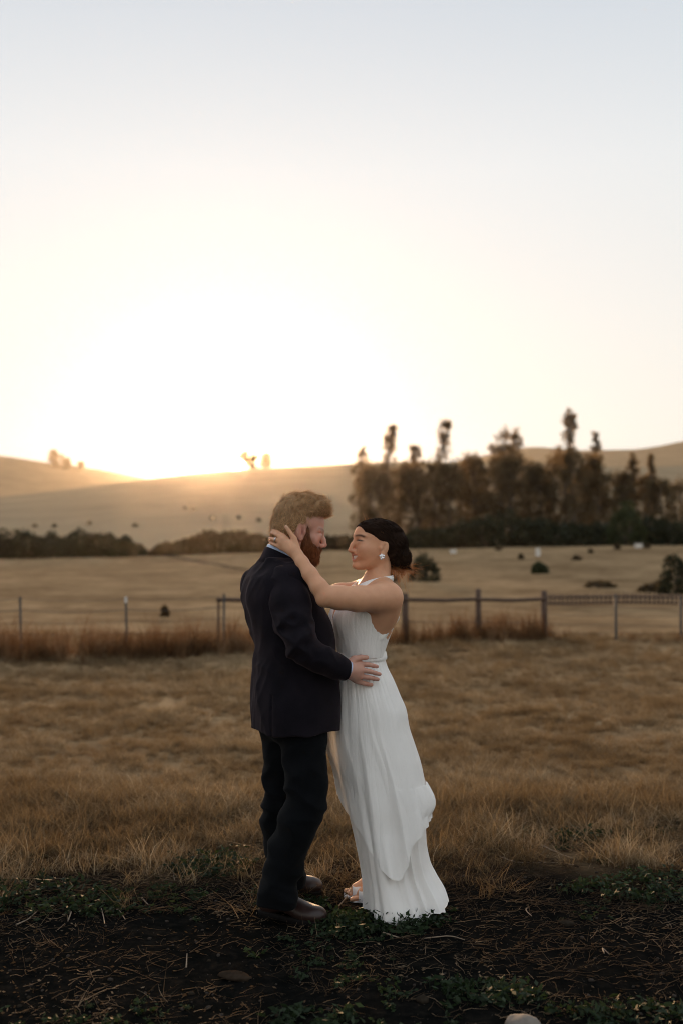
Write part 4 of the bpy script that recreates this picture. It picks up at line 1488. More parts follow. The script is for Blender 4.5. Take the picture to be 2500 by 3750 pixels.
def boot(heel, toe):
    """heel and toe: ground points under the ends of the foot"""
    heel, toe = np.asarray(heel, float), np.asarray(toe, float)
    d = toe - heel; d[2] = 0
    Lf = np.linalg.norm(d)
    M = frame(heel, d[:2] / Lf)
    e = Lf
    F = Field(taxis([(min(heel[0], toe[0]) - .08, max(heel[0], toe[0]) + .08, .004)]), taxis([(min(heel[1], toe[1]) - .09, max(heel[1], toe[1]) + .09, .004)]), taxis([(heel[2] + .012, heel[2] + .2, .0035)]))
    F.chain([((0, 0, .052), .040), ((.03, 0, .115), .047), ((.035, 0, .19), .05)], .02, M)
    F.cap((.03, 0, .085), (e * .74, .003, .044), .046, .036, .03, M)
    F.ell((e * .80, .002, .043), (.075, .048, .034), .025, M)
    F.ell((e * .96, .000, .046), (.042, .037, .030), .02, M)
    F.ell((.01, 0, .045), (.052, .037, .04), .02, M)
    V, Q = F.mesh()
    b = mesh_np('boot', V, Q, MAT_LEATHER, man, True, None, MAN_O)
    # welted sole
    out_ = []
    for (x, r) in ((-.004, .040), (e * .35, .037), (e * .74, .051), (e * .98, .043)):
        out_.append((x, r))
    ths = np.linspace(0, 2 * math.pi, 65)[:-1]
    ring = []
    for th in ths:
        c_, s_ = math.cos(th), math.sin(th)
        best = max(((x * c_ + r), x, r) for x, r in out_)
        ring.append((best[1] + best[2] * c_, best[2] * s_ * 1.0))
    ring = np.array(ring)
    rows = []
    for z, g in ((.0, -.004), (.004, .0), (.016, .0015), (.022, .003), (.027, .001), (.027, -.012)):
        nrm = np.stack([np.cos(ths), np.sin(ths)], -1)
        p = ring + nrm * g
        rows.append(to_world(M, np.column_stack([p, np.full(len(p), z)])))
    rows = np.array(rows)
    V = np.concatenate([rows.reshape(-1, 3), rows[0].mean(0)[None], rows[-1].mean(0)[None]])
    f = [tuple(x) for x in ring_faces(6, 64)]
    sm = mesh_np('sole', V[:-2], f, MAT_SOLE, b, True, None, MAN_O)


def ghit(px, py):
    p = ground_hit(px, py)
    return np.array((p[0], p[1], gz(p[0], p[1])))


boot(ghit(985, 3352) + np.array((0, 0, .0)), ghit(1166, 3386))
boot(ghit(1005, 3268), ghit(1148, 3283))
# ------------------------------------------------------------------ the woman in white
DW = 0.10                                                    # she stands a little behind his plane
WOM_O = np.array((*q(1400, 3300, DW)[:2], 0.0))
WOM_O[2] = gz(WOM_O[0], WOM_O[1])
woman = empty('person', tuple(WOM_O))
tag(woman, 'smiling dark-haired woman in a long white halter dress, arms around the man', 'person')
WH = 1.08
WM = frame(q(1378, 2004, DW), (-math.cos(math.radians(22)), -math.sin(math.radians(22))), math.radians(2))
PSW = math.radians(12)
w_fwd, w_left = np.array((-math.cos(PSW), -math.sin(PSW), 0)), np.array((math.sin(PSW), -math.cos(PSW), 0))
FHEAD = [(-.093, .054, .080, .012), (-.086, .030, .090, .025), (-.076, .006, .0945, .036), (-.06, -.02, .0945, .047), (-.045, -.045, .0945, .0535), (-.025, -.068, .0955, .0585),
         (0, -.085, .095, .0625), (.02, -.092, .0975, .065), (.045, -.095, .0985, .067), (.07, -.09, .0905, .0645), (.09, -.073, .068, .053), (.104, -.045, .033, .035), (.112, -.015, .0, .010)]
TORSO = [(2150, 1318, 1432, .130), (2170, 1292, 1444, .155), (2200, 1262, 1450, .165), (2230, 1240, 1449, .162), (2260, 1226, 1445, .153), (2300, 1226, 1431, .142), (2340, 1232, 1415, .132),
         (2395, 1241, 1398, .121), (2440, 1250, 1390, .105), (2500, 1255, 1400, .11), (2560, 1255, 1410, .11), (2640, 1265, 1410, .10)]
ARM_N = [(q(1421, 2186, -.060), .0465), (q(1372, 2190, -.098), .0465), (q(1309, 2193, -.145), .0445), (q(1240, 2189, -.185), .040), (q(1194, 2184, -.205), .0375)]
FORE_N = [(q(1194, 2184, -.205), .0375), (q(1168, 2150, -.200), .0345), (q(1135, 2102, -.178), .0300), (q(1106, 2058, -.150), .0255), (q(1088, 2031, -.130), .0235)]
ARM_F = [(q(1326, 2160, .262), .043), (q(1245, 2168, .270), .037), (q(1165, 2178, .262), .034), (q(1105, 2110, .19), .029), (q(1060, 2045, .125), .024)]


def torso_levels():
    L = []
    for py, xl, xr, al in TORSO:
        a, b = P(xl, py, Y0 + DW), P(xr, py, Y0 + DW)
        Wd = (b[0] - a[0]) / 2
        bf = math.sqrt(max(Wd ** 2 - (al * math.sin(PSW)) ** 2, .04 ** 2)) / math.cos(PSW)
        L.append((a[2], (a[0] + b[0]) / 2, Y0 + DW, bf, al))
    return L


def bust(F, grow=0.0):
    for sd in (-1, 1):
        c = q(1268, 2262, DW) + w_left * .068 * sd
        F.ell(c, np.array((.056, .056, .060)) + grow, .04)


def woman_body():
    F = Field(taxis([(-.34, -.20, .0028), (-.20, .0, .0040), (.0, .17, .0026), (.17, .30, .005)]), taxis([(3.94, 4.12, .0034), (4.12, 4.46, .0028), (4.46, 4.62, .006)]),
              taxis([(-.03, .10, .0045), (.10, 1.16, .014), (1.16, 1.38, .005), (1.38, 1.72, .0026)]))
    M, s = WM, WH
    A = lambda *v: np.array(v) * s
    F.loft(lv(FHEAD, s), .004, M, asym=.34, n=2.12)
    for sd in (-1, 1):
        F.cap(A(.089, sd * .010, .0405), A(.072, sd * .042, .040), .0085, .0075, .012, M)
        F.ell(A(.099, sd * .0285, .0215), A(.013, .0155, .0095), .010, M, 'sub')
        F.ell(A(.0765, sd * .0290, .0215), A(.0145, .0160, .0122), .009, M)
        F.ell(A(.094, sd * .0305, .0208), A(.012, .0130, .0030), .002, M, 'sub')
        F.ell(A(.066, sd * .038, -.010), A(.026, .020, .019), .032, M)
        ear(F, M, s * .92, sd)
    F.chain([(A(.094, 0, .024), .0070), (A(.105, 0, .006), .0078), (A(.1145, 0, -.0165), .0098)], .010, M)
    for sd in (-1, 1):
        F.ell(A(.1025, sd * .0105, -.0200), A(.0115, .0078, .0072), .008, M)
    # chin, lips and the open smile
    F.ell(A(.086, 0, -.077), A(.016, .019, .0135), .014, M)
    F.ell(A(.094, 0, -.042), A(.010, .026, .016), .014, M)
    for t in np.linspace(-1, 1, 9):                          # the opening curves up to the corners
        F.ell(A(.105 - .023 * t * t, .0305 * t, -.0450 + .0140 * t * t), A(.016, .0072, .0116 * (1 - .40 * t * t)), .002, M, 'sub')
    for sd in (-1, 1):
        F.chain([(A(.1015, 0, -.0355), .0036), (A(.0965, sd * .017, -.0335), .0032), (A(.0800, sd * .0350, -.0275), .0020)], .003, M)
        F.chain([(A(.0985, 0, -.0580), .0046), (A(.0935, sd * .017, -.0535), .0038), (A(.0795, sd * .0350, -.0300), .0020)], .003, M)
        F.ell(A(.073, sd * .036, -.030), A(.012, .008, .014), .03, M)
    # neck, torso, shoulders
    nb = q(1376, 2150, DW)
    F.cap(to_world(M, A(-.022, 0, -.035)), nb, .0475, .052, .03)
    F.loft(torso_levels(), .05, None, n=2.2, yaw=PSW)
    bust(F)
    F.cap(nb, ARM_N[0][0] + np.array((-.01, .02, .006)), .045, .044, .05)
    F.cap(nb, ARM_F[0][0] + np.array((.0, -.02, .006)), .045, .042, .05)
    F.ell(q(1410, 2212, DW - .06), (.040, .075, .072), .06)
    F.ell(q(1398, 2232, DW - .115), (.042, .040, .060), .06)
    # arms
    F.chain(ARM_N, .045)
    F.chain([(ARM_N[0][0] + np.array((.0, .01, -.005)), .046), (q(1404, 2235, DW - .10), .042), (q(1385, 2300, DW - .06), .04)], .05)
    F.chain(FORE_N, .014)
    F.chain(ARM_F, .02)
    F.ell(q(1181, 2199, -.205), (.020, .022, .020), .025)
    # near hand, laid over the side of his neck
    kn = [q(1037, 1962, -.094), q(1027, 1968, -.098), q(1022, 1981, -.097), q(1020, 1999, -.090)]
    fg = [[q(1018, 1950, -.083), q(1005, 1943, -.062), q(996, 1939, -.036)],
          [q(1013, 1958, -.090), q(1002, 1953, -.072), q(994, 1951, -.048)],
          [q(1006, 1976, -.088), q(996, 1973, -.070), q(989, 1971, -.046)],
          [q(1006, 1994, -.080), q(997, 1990, -.064), q(991, 1988, -.046)]]
    th = [(q(1086, 2006, -.122), .0155), (q(1077, 1972, -.110), .0118), (q(1060, 1947, -.106), .0090), (q(1048, 1929, -.104), .0076)]
    hand(F, q(1080, 2021, -.124), .0300, kn, fg, th, .0079)
    F.cap(q(1088, 2031, -.130), q(1062, 1998, -.112), .0225, .019, .012)
    # far hand: fingertips come round his nape
    kn2 = [q(1022, 1985, .088), q(1018, 1997, .088), q(1016, 2009, .085), q(1016, 2020, .08)]
    fg2 = [[q(1005, 1972, .055), q(1000, 1965, .025), q(1001, 1963, -.010)], [q(998, 1985, .05), q(990, 1981, .022), q(989, 1980, -.008)],
           [q(996, 2000, .05), q(986, 1997, .024), q(985, 1997, -.004)], [q(998, 2014, .05), q(990, 2010, .03), q(988, 2009, .008)]]
    th2 = [(q(1050, 2010, .115), .014), (q(1045, 1985, .095), .011), (q(1035, 1965, .085), .009), (q(1028, 1948, .08), .0076)]
    hand(F, q(1056, 2035, .118), .030, kn2, fg2, th2, .0079)
    # legs under the skirt, feet
    for sd, (tx, ty), dd in ((1, (1288, 3297), -.02), (-1, (1266, 3280), .03)):
        toe = ghit(tx, ty)
        hip = q(1345, 2600, DW - .07 * sd)
        knee = q(1400, 2950, DW - .07 * sd)
        ank = toe + np.array((.175, .02, .105))
        F.chain([(hip, .07), (knee, .055), (ank + np.array((.01, 0, .10)), .05), (ank, .033)], .03)
        ball = toe + np.array((.050, .0, .026))
        F.chain([(ank, .033), (ank + np.array((.015, 0, -.05)), .030), (ball, .026)], .02)
        F.cap(ank + np.array((-.03, 0, -.01)), ball, .030, .024, .02)
        for i, off in enumerate((.026, .012, .0, -.011, -.021)):
            o_ = off * sd
            tl = (.052, .050, .044, .038, .030)[i]
            r_ = (.0105, .0082, .0078, .0074, .007)[i]
            F.cap(ball + np.array((-.006, -o_, -.006)), ball + np.array((-tl, -o_ * 1.1, -.014)), r_, r_ * .9, .004)
    V, Q = F.mesh()
    V = relax(V, Q, 1, .35)
    L = to_local(M, V) / s
    c = np.tile(np.array((0.62, 0.34, 0.205)), (len(V), 1))
    hd = np.linalg.norm(L, axis=1) < .16
    def spot(cc, rad, colr, wgt, m_=hd):
        d = np.linalg.norm((L - np.array(cc)) / np.array(rad), axis=1)
        f_ = (np.exp(-d * d) * wgt * m_)[:, None]
        c[:] = c * (1 - f_) + np.array(colr) * f_
    for sd in (-1, 1):
        spot((.075, sd * .040, -.010), (.028, .026, .018), (.52, .23, .14), .5)
        for t in np.linspace(0, 1, 6):                      # brow and lashes
            spot((.094 - .016 * t, sd * (.012 + .033 * t), .0415 + .003 * math.sin(t * 3) - .003 * t), (.008, .0070, .0040), (.03, .014, .009), .9)
            spot((.092 - .007 * t, sd * (.018 + .026 * t), .0235 + .0015 * math.sin(t * 3.1) - .0025 * t), (.007, .006, .0026), (.012, .007, .006), .97)
        spot((.090, sd * .030, .030), (.012, .015, .005), (.34, .16, .10), .5)
        for t in np.linspace(0, 1, 5):
            spot((.102 - .021 * t * t, sd * .034 * t, -.0352 + .0070 * t * t), (.006, .006, .0028), (.46, .15, .12), .75)
            spot((.1000 - .020 * t * t, sd * .034 * t, -.0555 + .0250 * t * t), (.006, .006, .0036), (.48, .16, .13), .75)
            spot((.089 - .016 * t * t, sd * .028 * t, -.0450 + .0135 * t * t), (.007, .007, .004), (.14, .04, .035), .85)
    spot((.117, 0, -.016), (.012, .014, .012), (.52, .22, .14), .6)
    for sd in (-1, 1):
        spot((.108, sd * .009, -.0275), (.006, .004, .003), (.10, .04, .03), .9)  # nostril shade painted as a dark spot, no hollow cut
        for t in np.linspace(0, 1, 5):                      # smile fold: the shade of the crease is put into the skin colour
            spot((.094 - .016 * t, sd * (.020 + .019 * t), -.020 - .012 * t), (.005, .004, .005), (.30, .13, .08), .45)
    for p in (fg[1][2], fg[0][2], fg[2][2], fg[3][2], th[3][0]):  # pale nails
        d = np.linalg.norm(V - np.asarray(p), axis=1) / .008
        f_ = (np.exp(-d * d) * .6)[:, None]
        c[:] = c * (1 - f_) + np.array((.75, .60, .52)) * f_
    mesh_np('body', V, Q, MAT_SKIN, woman, True, {'tint': c}, WOM_O)
    # teeth: a curved row, each tooth proud of the gaps
    tv, tf = [], []
    ths = np.linspace(-1, 1, 57)
    for t in ths:
        y_ = .0300 * t
        x_ = .0968 - .0205 * t * t - .0007 * (abs(math.sin(t * 5.5 * math.pi / 1.1)) < .18)
        tv += [A(x_, y_, -.0345 + .005 * t * t), A(x_ + .0006, y_, -.041 + .008 * t * t), A(x_, y_, -.0510 + .0150 * t * t), A(x_ - .004, y_, -.0510 + .0150 * t * t)]
    for i in range(56):
        for k_ in range(3):
            tf.append((i * 4 + k_, i * 4 + k_ + 1, i * 4 + k_ + 5, i * 4 + k_ + 4))
    mesh_np('teeth', to_world(M, np.array(tv)), tf, MAT_TEETH, woman, True, None, WOM_O)
    for sd in (-1, 1):
        F2 = ball_mesh(to_world(M, A(.0785, sd * .0298, .0205)), .0118 * s, 16, 12)
        mesh_np('eyeball', F2[0], F2[1], MAT_EYE, woman, True, None, WOM_O)
    return fg, kn


def ball_mesh(c, r, nu=12, nv=8):
    r = np.broadcast_to(np.asarray(r, float), 3)
    V, f = [], []
    for i in range(nv + 1):
        ph = math.pi * i / nv
        for j in range(nu):
            th = 2 * math.pi * j / nu
            V.append((c[0] + r[0] * math.sin(ph) * math.cos(th), c[1] + r[1] * math.sin(ph) * math.sin(th), c[2] + r[2] * math.cos(ph)))
    for i in range(nv):
        for j in range(nu):
            j2 = (j + 1) % nu
            f.append((i * nu + j, (i + 1) * nu + j, (i + 1) * nu + j2, i * nu + j2))
    return np.array(V), np.array(f)


FG, KN = woman_body()


def ring_on_finger():
    a, b = np.asarray(KN[2]), np.asarray(FG[2][0])
    c = a + (b - a) * .72
    d = (b - a) / np.linalg.norm(b - a)
    u = np.cross(d, (0, 0, 1)); u /= np.linalg.norm(u)
    v = np.cross(d, u)
    rows = []
    for w_, rr in ((-.0018, .0092), (-.0018, .0101), (.0018, .0101), (.0018, .0092)):
        th = np.linspace(0, 2 * math.pi, 25)[:-1]
        rows.append(c + d * w_ + rr * (np.cos(th)[:, None] * u + np.sin(th)[:, None] * v))
    r = mesh_np('ring', np.array(rows), ring_faces(4, 24), MAT_SILVER, woman, True, None, WOM_O)
    out_ = np.array((0, -1, .25)); out_ = out_ - d * (out_ @ d); out_ /= np.linalg.norm(out_)
    for k_, off in enumerate((0, -.0055, .0055)):
        g = ball_mesh(c + out_ * .0115 + np.cross(out_, d) * off, (.0038 if k_ == 0 else .0026), 7, 4)
        mesh_np('stone', g[0], g[1], MAT_GEM, r, False, None, WOM_O)


ring_on_finger()


def earring():
    c = to_world(WM, np.array((.010, .078, -.040)) * WH)
    e = None
    r = np.random.default_rng(9)
    for k_ in range(10):
        an = k_ * 2.4
        rad = .0105 * math.sqrt(k_ / 10)
        p = c + np.array((rad * math.cos(an), -.002 + .002 * r.random(), rad * 1.15 * math.sin(an)))
        g = ball_mesh(p, (.0042, .003, .0055), 6, 4)
        if e is None:
            e = mesh_np('earring', g[0], g[1], MAT_GEM, woman, False, None, WOM_O)
        else:
            mesh_np('stone', g[0], g[1], MAT_GEM, e, False, None, WOM_O)


earring()


def woman_hair():
    M, s = WM, WH
    o = M[:3, 3]
    F = Field(taxis([(o[0] - .14, o[0] + .22, .003)]), taxis([(o[1] - .13, o[1] + .13, .003)]), taxis([(o[2] - .15, o[2] + .17, .003)]))
    HL = [(-.06, -.09, -.01, .045), (-.03, -.10, .02, .058), (0, -.104, .05, .0685), (.02, -.108, .066, .071), (.045, -.109, .085, .0735), (.07, -.103, .0935, .0715), (.09, -.089, .080, .061),
          (.106, -.063, .050, .044), (.117, -.025, .012, .014)]
    F.loft(lv(HL, s), .004, M, asym=.26, n=2.12)
    # keep it behind the hairline
    fx = np.array((-.16, -.05, -.022, -.010, .0, .016, .030, .044, .054, .066, .076, .086, .098, .12)) * s
    uz = np.array((-.055, -.055, -.03, .012, .024, .026, .014, .003, .020, .048, .072, .087, .097, .10)) * s
    F.put(lambda X, Y, Z: ((np.interp(X, fx, uz) - Z) * .75).astype(np.float32), (-.2, -.15, -.2), (.24, .15, .25), 0, M, 'int')
    # the mass at the back and the low bun
    F.ell((-.088, 0, .012), (.055, .056, .055), .04, M)
    F.ell((-.104, .004, -.036), (.052, .050, .047), .02, M)
    F.ell((-.125, .002, -.048), (.036, .042, .040), .02, M)
    F.ell((-.075, .012, -.050), (.034, .036, .030), .02, M)
    F.cap((-.125, .02, -.075), (-.160, .028, -.094), .012, .0025, .01, M)
    def n(X, Y, Z):
        g = np.arctan2(Z + .03, X + .10)
        rr = np.sqrt((X + .10) ** 2 + (Z + .03) ** 2)
        a = vnoise3(g * 16, rr * 14, Y * 30, 61) + .5 * vnoise3(g * 38, rr * 20, Y * 60, 62)
        bun = smoothstep(.075, .03, rr)
        b = ridge(g * 2.6 + rr * 30, rr * 22, Y * 24, 63)
        return .0012 * a + bun * .0035 * b
    F.disp(n, M)
    V, Q = F.mesh()
    h = mesh_np('hair', V, Q, MAT_DARKHAIR, woman, True, None, WOM_O)
    L = to_local(M, V)
    nl = vert_normals(V, Q) @ M[:3, :3]
    r = np.random.default_rng(13)
    pick = r.integers(0, len(V), 5000)
    p = L[pick]
    bun = np.array((-.105, .0, -.035))
    pts = [p - nl[pick] * .001]
    cur, cn = p.copy(), nl[pick]
    ln = r.uniform(.004, .011, len(p))[:, None]
    d0 = np.linalg.norm(p - bun, axis=1, keepdims=True)
    near = smoothstep(.085, .05, d0)
    swirl = np.cross(p - bun, (0, 1, 0))
    flow = (bun - p) * (1 - near) + swirl * near * r.choice((-1, 1), (len(p), 1)) + r.normal(0, .003, p.shape)
    flow -= cn * (flow * cn).sum(1, keepdims=True)
    flow /= np.linalg.norm(flow, axis=1, keepdims=True) + 1e-9
    bow = np.cross(cn, flow)
    for t in np.linspace(.2, 1, 5):
        pts.append(p + flow * ln * 3.2 * t + cn * (.0004 * np.sin(t * 3) - 48 * (ln * t) ** 2))
    SV, SQ = strand_mesh(to_world(M, np.stack(pts, 1)), r.uniform(.0005, .0009, len(p)))
    a = mesh_np('strands', SV, SQ, MAT_DARKHAIR, h, True)
    a.location = -WOM_O
    a['kind'] = 'stuff'
    # loose wisps under and around the bun, lit from behind
    pw = []
    for i in range(420):
        if i < 418:
            st = np.array((r.uniform(-.15, -.055), r.uniform(-.03, .035), r.uniform(-.088, -.06)))
            d = np.array((r.uniform(-1.0, .1), r.uniform(-.3, .3), r.uniform(-1.0, -.1)))
            l_ = r.uniform(.02, .065)
        else:
            k_ = r.integers(0, len(L))
            while L[k_, 0] > .05 or nl[k_, 2] < -.2: k_ = r.integers(0, len(L))
            st = L[k_]
            d = nl[k_] * .6 + np.array((-.6, 0, -.1)) + r.normal(0, .3, 3)
            l_ = r.uniform(.008, .028)
        d /= np.linalg.norm(d)
        s1, s2 = r.normal(0, .45, 3), r.normal(0, .55, 3)
        path = [st + d * l_ * t + l_ * (s1 * t * t + s2 * math.sin(t * 5) * .35 * t) for t in np.linspace(0, 1, 9)]
        pw.append(path)
    for k_ in range(3):                                      # two or three hairs blown up from the crown
        st = np.array((.055 - .02 * k_, -.01 * k_, .108)) * s
        pw.append([st + np.array((.010 * t + .006 * t * t, .004, .034 * t * (1 - .3 * k_))) for t in np.linspace(0, 1, 9)])
    SV, SQ = strand_mesh(to_world(M, np.array(pw)), r.uniform(.0005, .0010, len(pw)))
    b = mesh_np('wisps', SV, SQ, MAT_WISP, h, True)
    b.location = -WOM_O
    b['kind'] = 'stuff'


woman_hair()


# the dress -------------------------------------------------------
def bodice():
    F = Field(taxis([(-.06, .27, .0032)]), taxis([(4.12, 4.56, .0042)]), taxis([(1.05, 1.45, .0032)]))
    F.loft(torso_levels(), .004, None, n=2.2, yaw=PSW, grow=.006)
    bust(F, .006)
    ref = Y0 + DW - .09
    ed = [(1290, 2105), (1318, 2140), (1343, 2200), (1358, 2242), (1403, 2314), (1450, 2264), (1475, 2236)]
    ex = np.array([P(a, b, ref)[0] for a, b in ed]); ez = np.array([P(a, b, ref)[2] for a, b in ed])
    F.put(lambda X, Y, Z: ((Z - np.interp(X, ex, ez)) * .6 + 0 * Y).astype(np.float32), (-.2, 4, 1.0), (.4, 4.7, 1.6), 0, None, 'int')
    zt = P(1300, 2150, ref)[2]
    zb = q(1250, 2404, DW)[2]
    F.put(lambda X, Y, Z: (np.maximum(Z - zt, zb - Z) + 0 * X + 0 * Y).astype(np.float32), (-.2, 4, 1.0), (.4, 4.7, 1.6), 0, None, 'int')
    for sg in (-1, 1):                                       # straps crossing over the back
        F.chain([(q(1392, 2334, DW - sg * .104), .014), (q(1424, 2298, DW - sg * .082), .0145), (q(1446, 2262, DW - sg * .045), .0145), (q(1450, 2225, DW + sg * .01), .015), (q(1442, 2185, DW + sg * .07), .014)], .008)
    # deep V at the front
    c0 = q(1225, 2305, DW)
    def v(X, Y, Z):
        l_ = (X - c0[0]) * w_left[0] + (Y - c0[1]) * w_left[1]
        f_ = (X - c0[0]) * w_fwd[0] + (Y - c0[1]) * w_fwd[1]
        wd = np.clip((Z - c0[2]) * .34, -.02, .06)
        return np.maximum(np.abs(l_) - wd, -.09 - f_).astype(np.float32)
    F.put(v, (-.2, 4, 1.0), (.4, 4.7, 1.6), .004, None, 'sub')
    ap = q(1330, 2150, DW - .14)
    def pleat(X, Y, Z):
        l_ = (X - c0[0]) * w_left[0] + (Y - c0[1]) * w_left[1]
        f_ = (X - c0[0]) * w_fwd[0] + (Y - c0[1]) * w_fwd[1]
        an = np.arctan2(l_ + .02, f_ + .20)
        w1 = ridge(an * 16 - Z * 5, Z * 3, an * 0, 71)
        w2 = ridge(an * 34 - Z * 16, Z * 4, an * 0, 72)
        return -(.0012 * w1 + .0009 * w2)
    F.disp(pleat)
    V, Q = F.mesh()
    return V, Q


MERGE = bodice()
dress_bodice = mesh_np('bodice', MERGE[0], MERGE[1], MAT_BODICE, woman, True, None, WOM_O)

SK = [(2398, 1238, 1402, .128), (2434, 1230, 1411, .142), (2490, 1224, 1437, .165), (2546, 1220, 1460, .180), (2600, 1217, 1482, .187), (2660, 1219, 1492, .19), (2723, 1226, 1512, .193), (2794, 1236, 1534, .195),
      (2854, 1247, 1546, .197), (2943, 1266, 1556, .20), (3000, 1279, 1558, .20), (3092, 1298, 1562, .20), (3173, 1312, 1576, .20), (3228, 1318, 1600, .205), (3290, 1320, 1632, .215), (3322, 1318, 1642, .22)]


def sk_at(py):
    a = np.array(SK, float)
    xl, xr, al = (smooth_interp(np.asarray(py, float), a[:, 0], a[:, i]) for i in (1, 2, 3))
    return xl, xr, al


def skirt_surface(theta, py, off=0.0, fold_scale=1.0, seed=80, xshift=0.0):
    """theta: angle round the skirt (0 = to the right in the picture, -pi/2 = towards the camera); py: picture height"""
    xl, xr, al = sk_at(py)
    Yc = Y0 + DW + .02
    c = np.array([P(0.5 * (a + b), p, Yc) for a, b, p in zip(xl, xr, py)])
    Wd = (xr - xl) / 2 / FPX * Yc
    t = np.clip((py - 2400) / 920.0, 0, 1)
    amp = (.004 + .024 * smoothstep(.05, .7, t) + .020 * smoothstep(.65, 1, t)) * fold_scale
    drift = .9 * t
    side = np.cos(theta)
    f = .75 * vnoise3(theta * 2.1 + drift, t * .9, theta * 0, seed) + .50 * ridge(theta * 3.1 - drift * .8, t * 1.1, theta * 0, seed + 1) + .34 * vnoise3(theta * 7 + drift, t * 1.8, theta * 0, seed + 2)
    f = f * (.25 + .75 * np.sin(theta) ** 2)
    fine = .0022 * vnoise3(theta * 17 + .5 * t, t * 1.5, theta * 0, seed + 4) * (1 - smoothstep(.05, .55, t))
    r = off + amp * (f - .25) + fine
    x = c[:, 0] + (Wd + r) * np.cos(theta) + xshift
    y = Yc + (al + r) * np.sin(theta)
    return np.stack([x, y, c[:, 2]], -1)


def skirt():
    nth, nr = 360, 150
    th = np.linspace(0, 2 * math.pi, nth + 1)[:-1]
    rows = []
    for py in np.linspace(2398, 3322, nr):
        rows.append(skirt_surface(th, np.full(nth, py)))
    V = np.array(rows)
    # hem: reaches the ground on the near side, lifted towards the toes, rippling
    tt = np.linspace(0, 1, nr)[:, None]
    gz0 = WOM_O[2]
    hem = .014 + .010 * vnoise(th * 3.1, th * 0, 85) + .008 * vnoise(th * 7, th * 0, 86) + .014 * smoothstep(.6, 1, np.cos(th - math.pi)) + .020 * smoothstep(.75, 1, np.cos(th - .35))
    z0 = V[0, :, 2]
    zend = gz0 + hem
    zz = z0 + (zend - z0) * tt
    V[:, :, 2] = V[:, :, 2] * (1 - tt ** 3) + zz * tt ** 3
    o = mesh_np('skirt', V, ring_faces(nr, nth), MAT_CHIFFON, woman, True, None, WOM_O)
    return o


SKIRT = skirt()


def overlay(name, bx, by, th0, th1, off0, off1, seed, xs_fn=None, flare=0.02, nth=200, nr=110, fold=.8, curl=.0):
    """an upper chiffon layer hanging from the waist; its lower edge follows (bx, by) in the picture"""
    th = np.linspace(th0, th1, nth)
    rows = []
    xe = None
    yb = np.full(nth, 2900.0)
    for _ in range(12):                                      # edge height for each angle
        p = skirt_surface(th, yb, off1, 0, seed)
        px = 1250 + p[:, 0] / p[:, 1] * FPX
        yb = .5 * yb + .5 * np.interp(px, bx, by)
    yb = np.convolve(np.pad(yb, 7, mode='edge'), np.hanning(15) / np.hanning(15).sum(), mode='valid')
    for t in np.linspace(0, 1, nr):
        py = 2402 + (yb - 2402) * t
        off = off0 + (off1 - off0) * smoothstep(.0, .8, t) + flare * smoothstep(.72, 1.0, t) * (1 + .8 * vnoise(th * 6, th * 0 + t, seed + 9)) - curl * smoothstep(.95, 1, t)
        p = skirt_surface(th, py, off, fold, seed)
        if xs_fn is not None:
            p[:, 0] += xs_fn(th, py)
        rows.append(p)
    return mesh_np(name, np.array(rows), grid_faces(nr, nth), MAT_CHIFFON, SKIRT, True, None, WOM_O)


def left_blow(th, py):                                       # the wind carries the front edge towards him
    w_ = smoothstep(.55, 1.0, np.cos(th - math.pi))
    return -w_ * (.030 * np.exp(-((py - 2690) / 110.0) ** 2) + .010)


overlay('overskirt', [1180, 1224, 1267, 1311, 1360, 1420, 1463, 1476, 1488, 1522, 1566, 1600, 1660], [2800, 2850, 2951, 3005, 3087, 3150, 3172, 3140, 3080, 3025, 2995, 2960, 2930],
        -math.pi * 1.12, math.pi * .12, .003, .009, 90, left_blow, .013)


def puff():
    """the gust-blown fold that stands out behind her"""
    F = None
    nth, nr = 70, 60
    rows = []
    for t in np.linspace(0, 1, nr):
        py = 2862 + (2992 - 2862) * t
        b = math.sin(min(t * 1.12, 1) * math.pi) ** .8 * .042 * (.35 + .65 * t) + .006
        if t > .88: b -= .035 * (t - .88) / .12
        th = np.linspace(-1.35, .9, nth)
        g = np.exp(-((th + .12) / .55) ** 2)
        p = skirt_surface(th, np.full(nth, py) + 40 * (1 - g) * (t - .1),   .010 + b * g + .004 * vnoise(th * 9, th * 0 + t * 2, 95), .7, 90)
        rows.append(p)
    mesh_np('blown_fold', np.array(rows), grid_faces(nr, nth), MAT_CHIFFON, SKIRT, True, None, WOM_O)


puff()


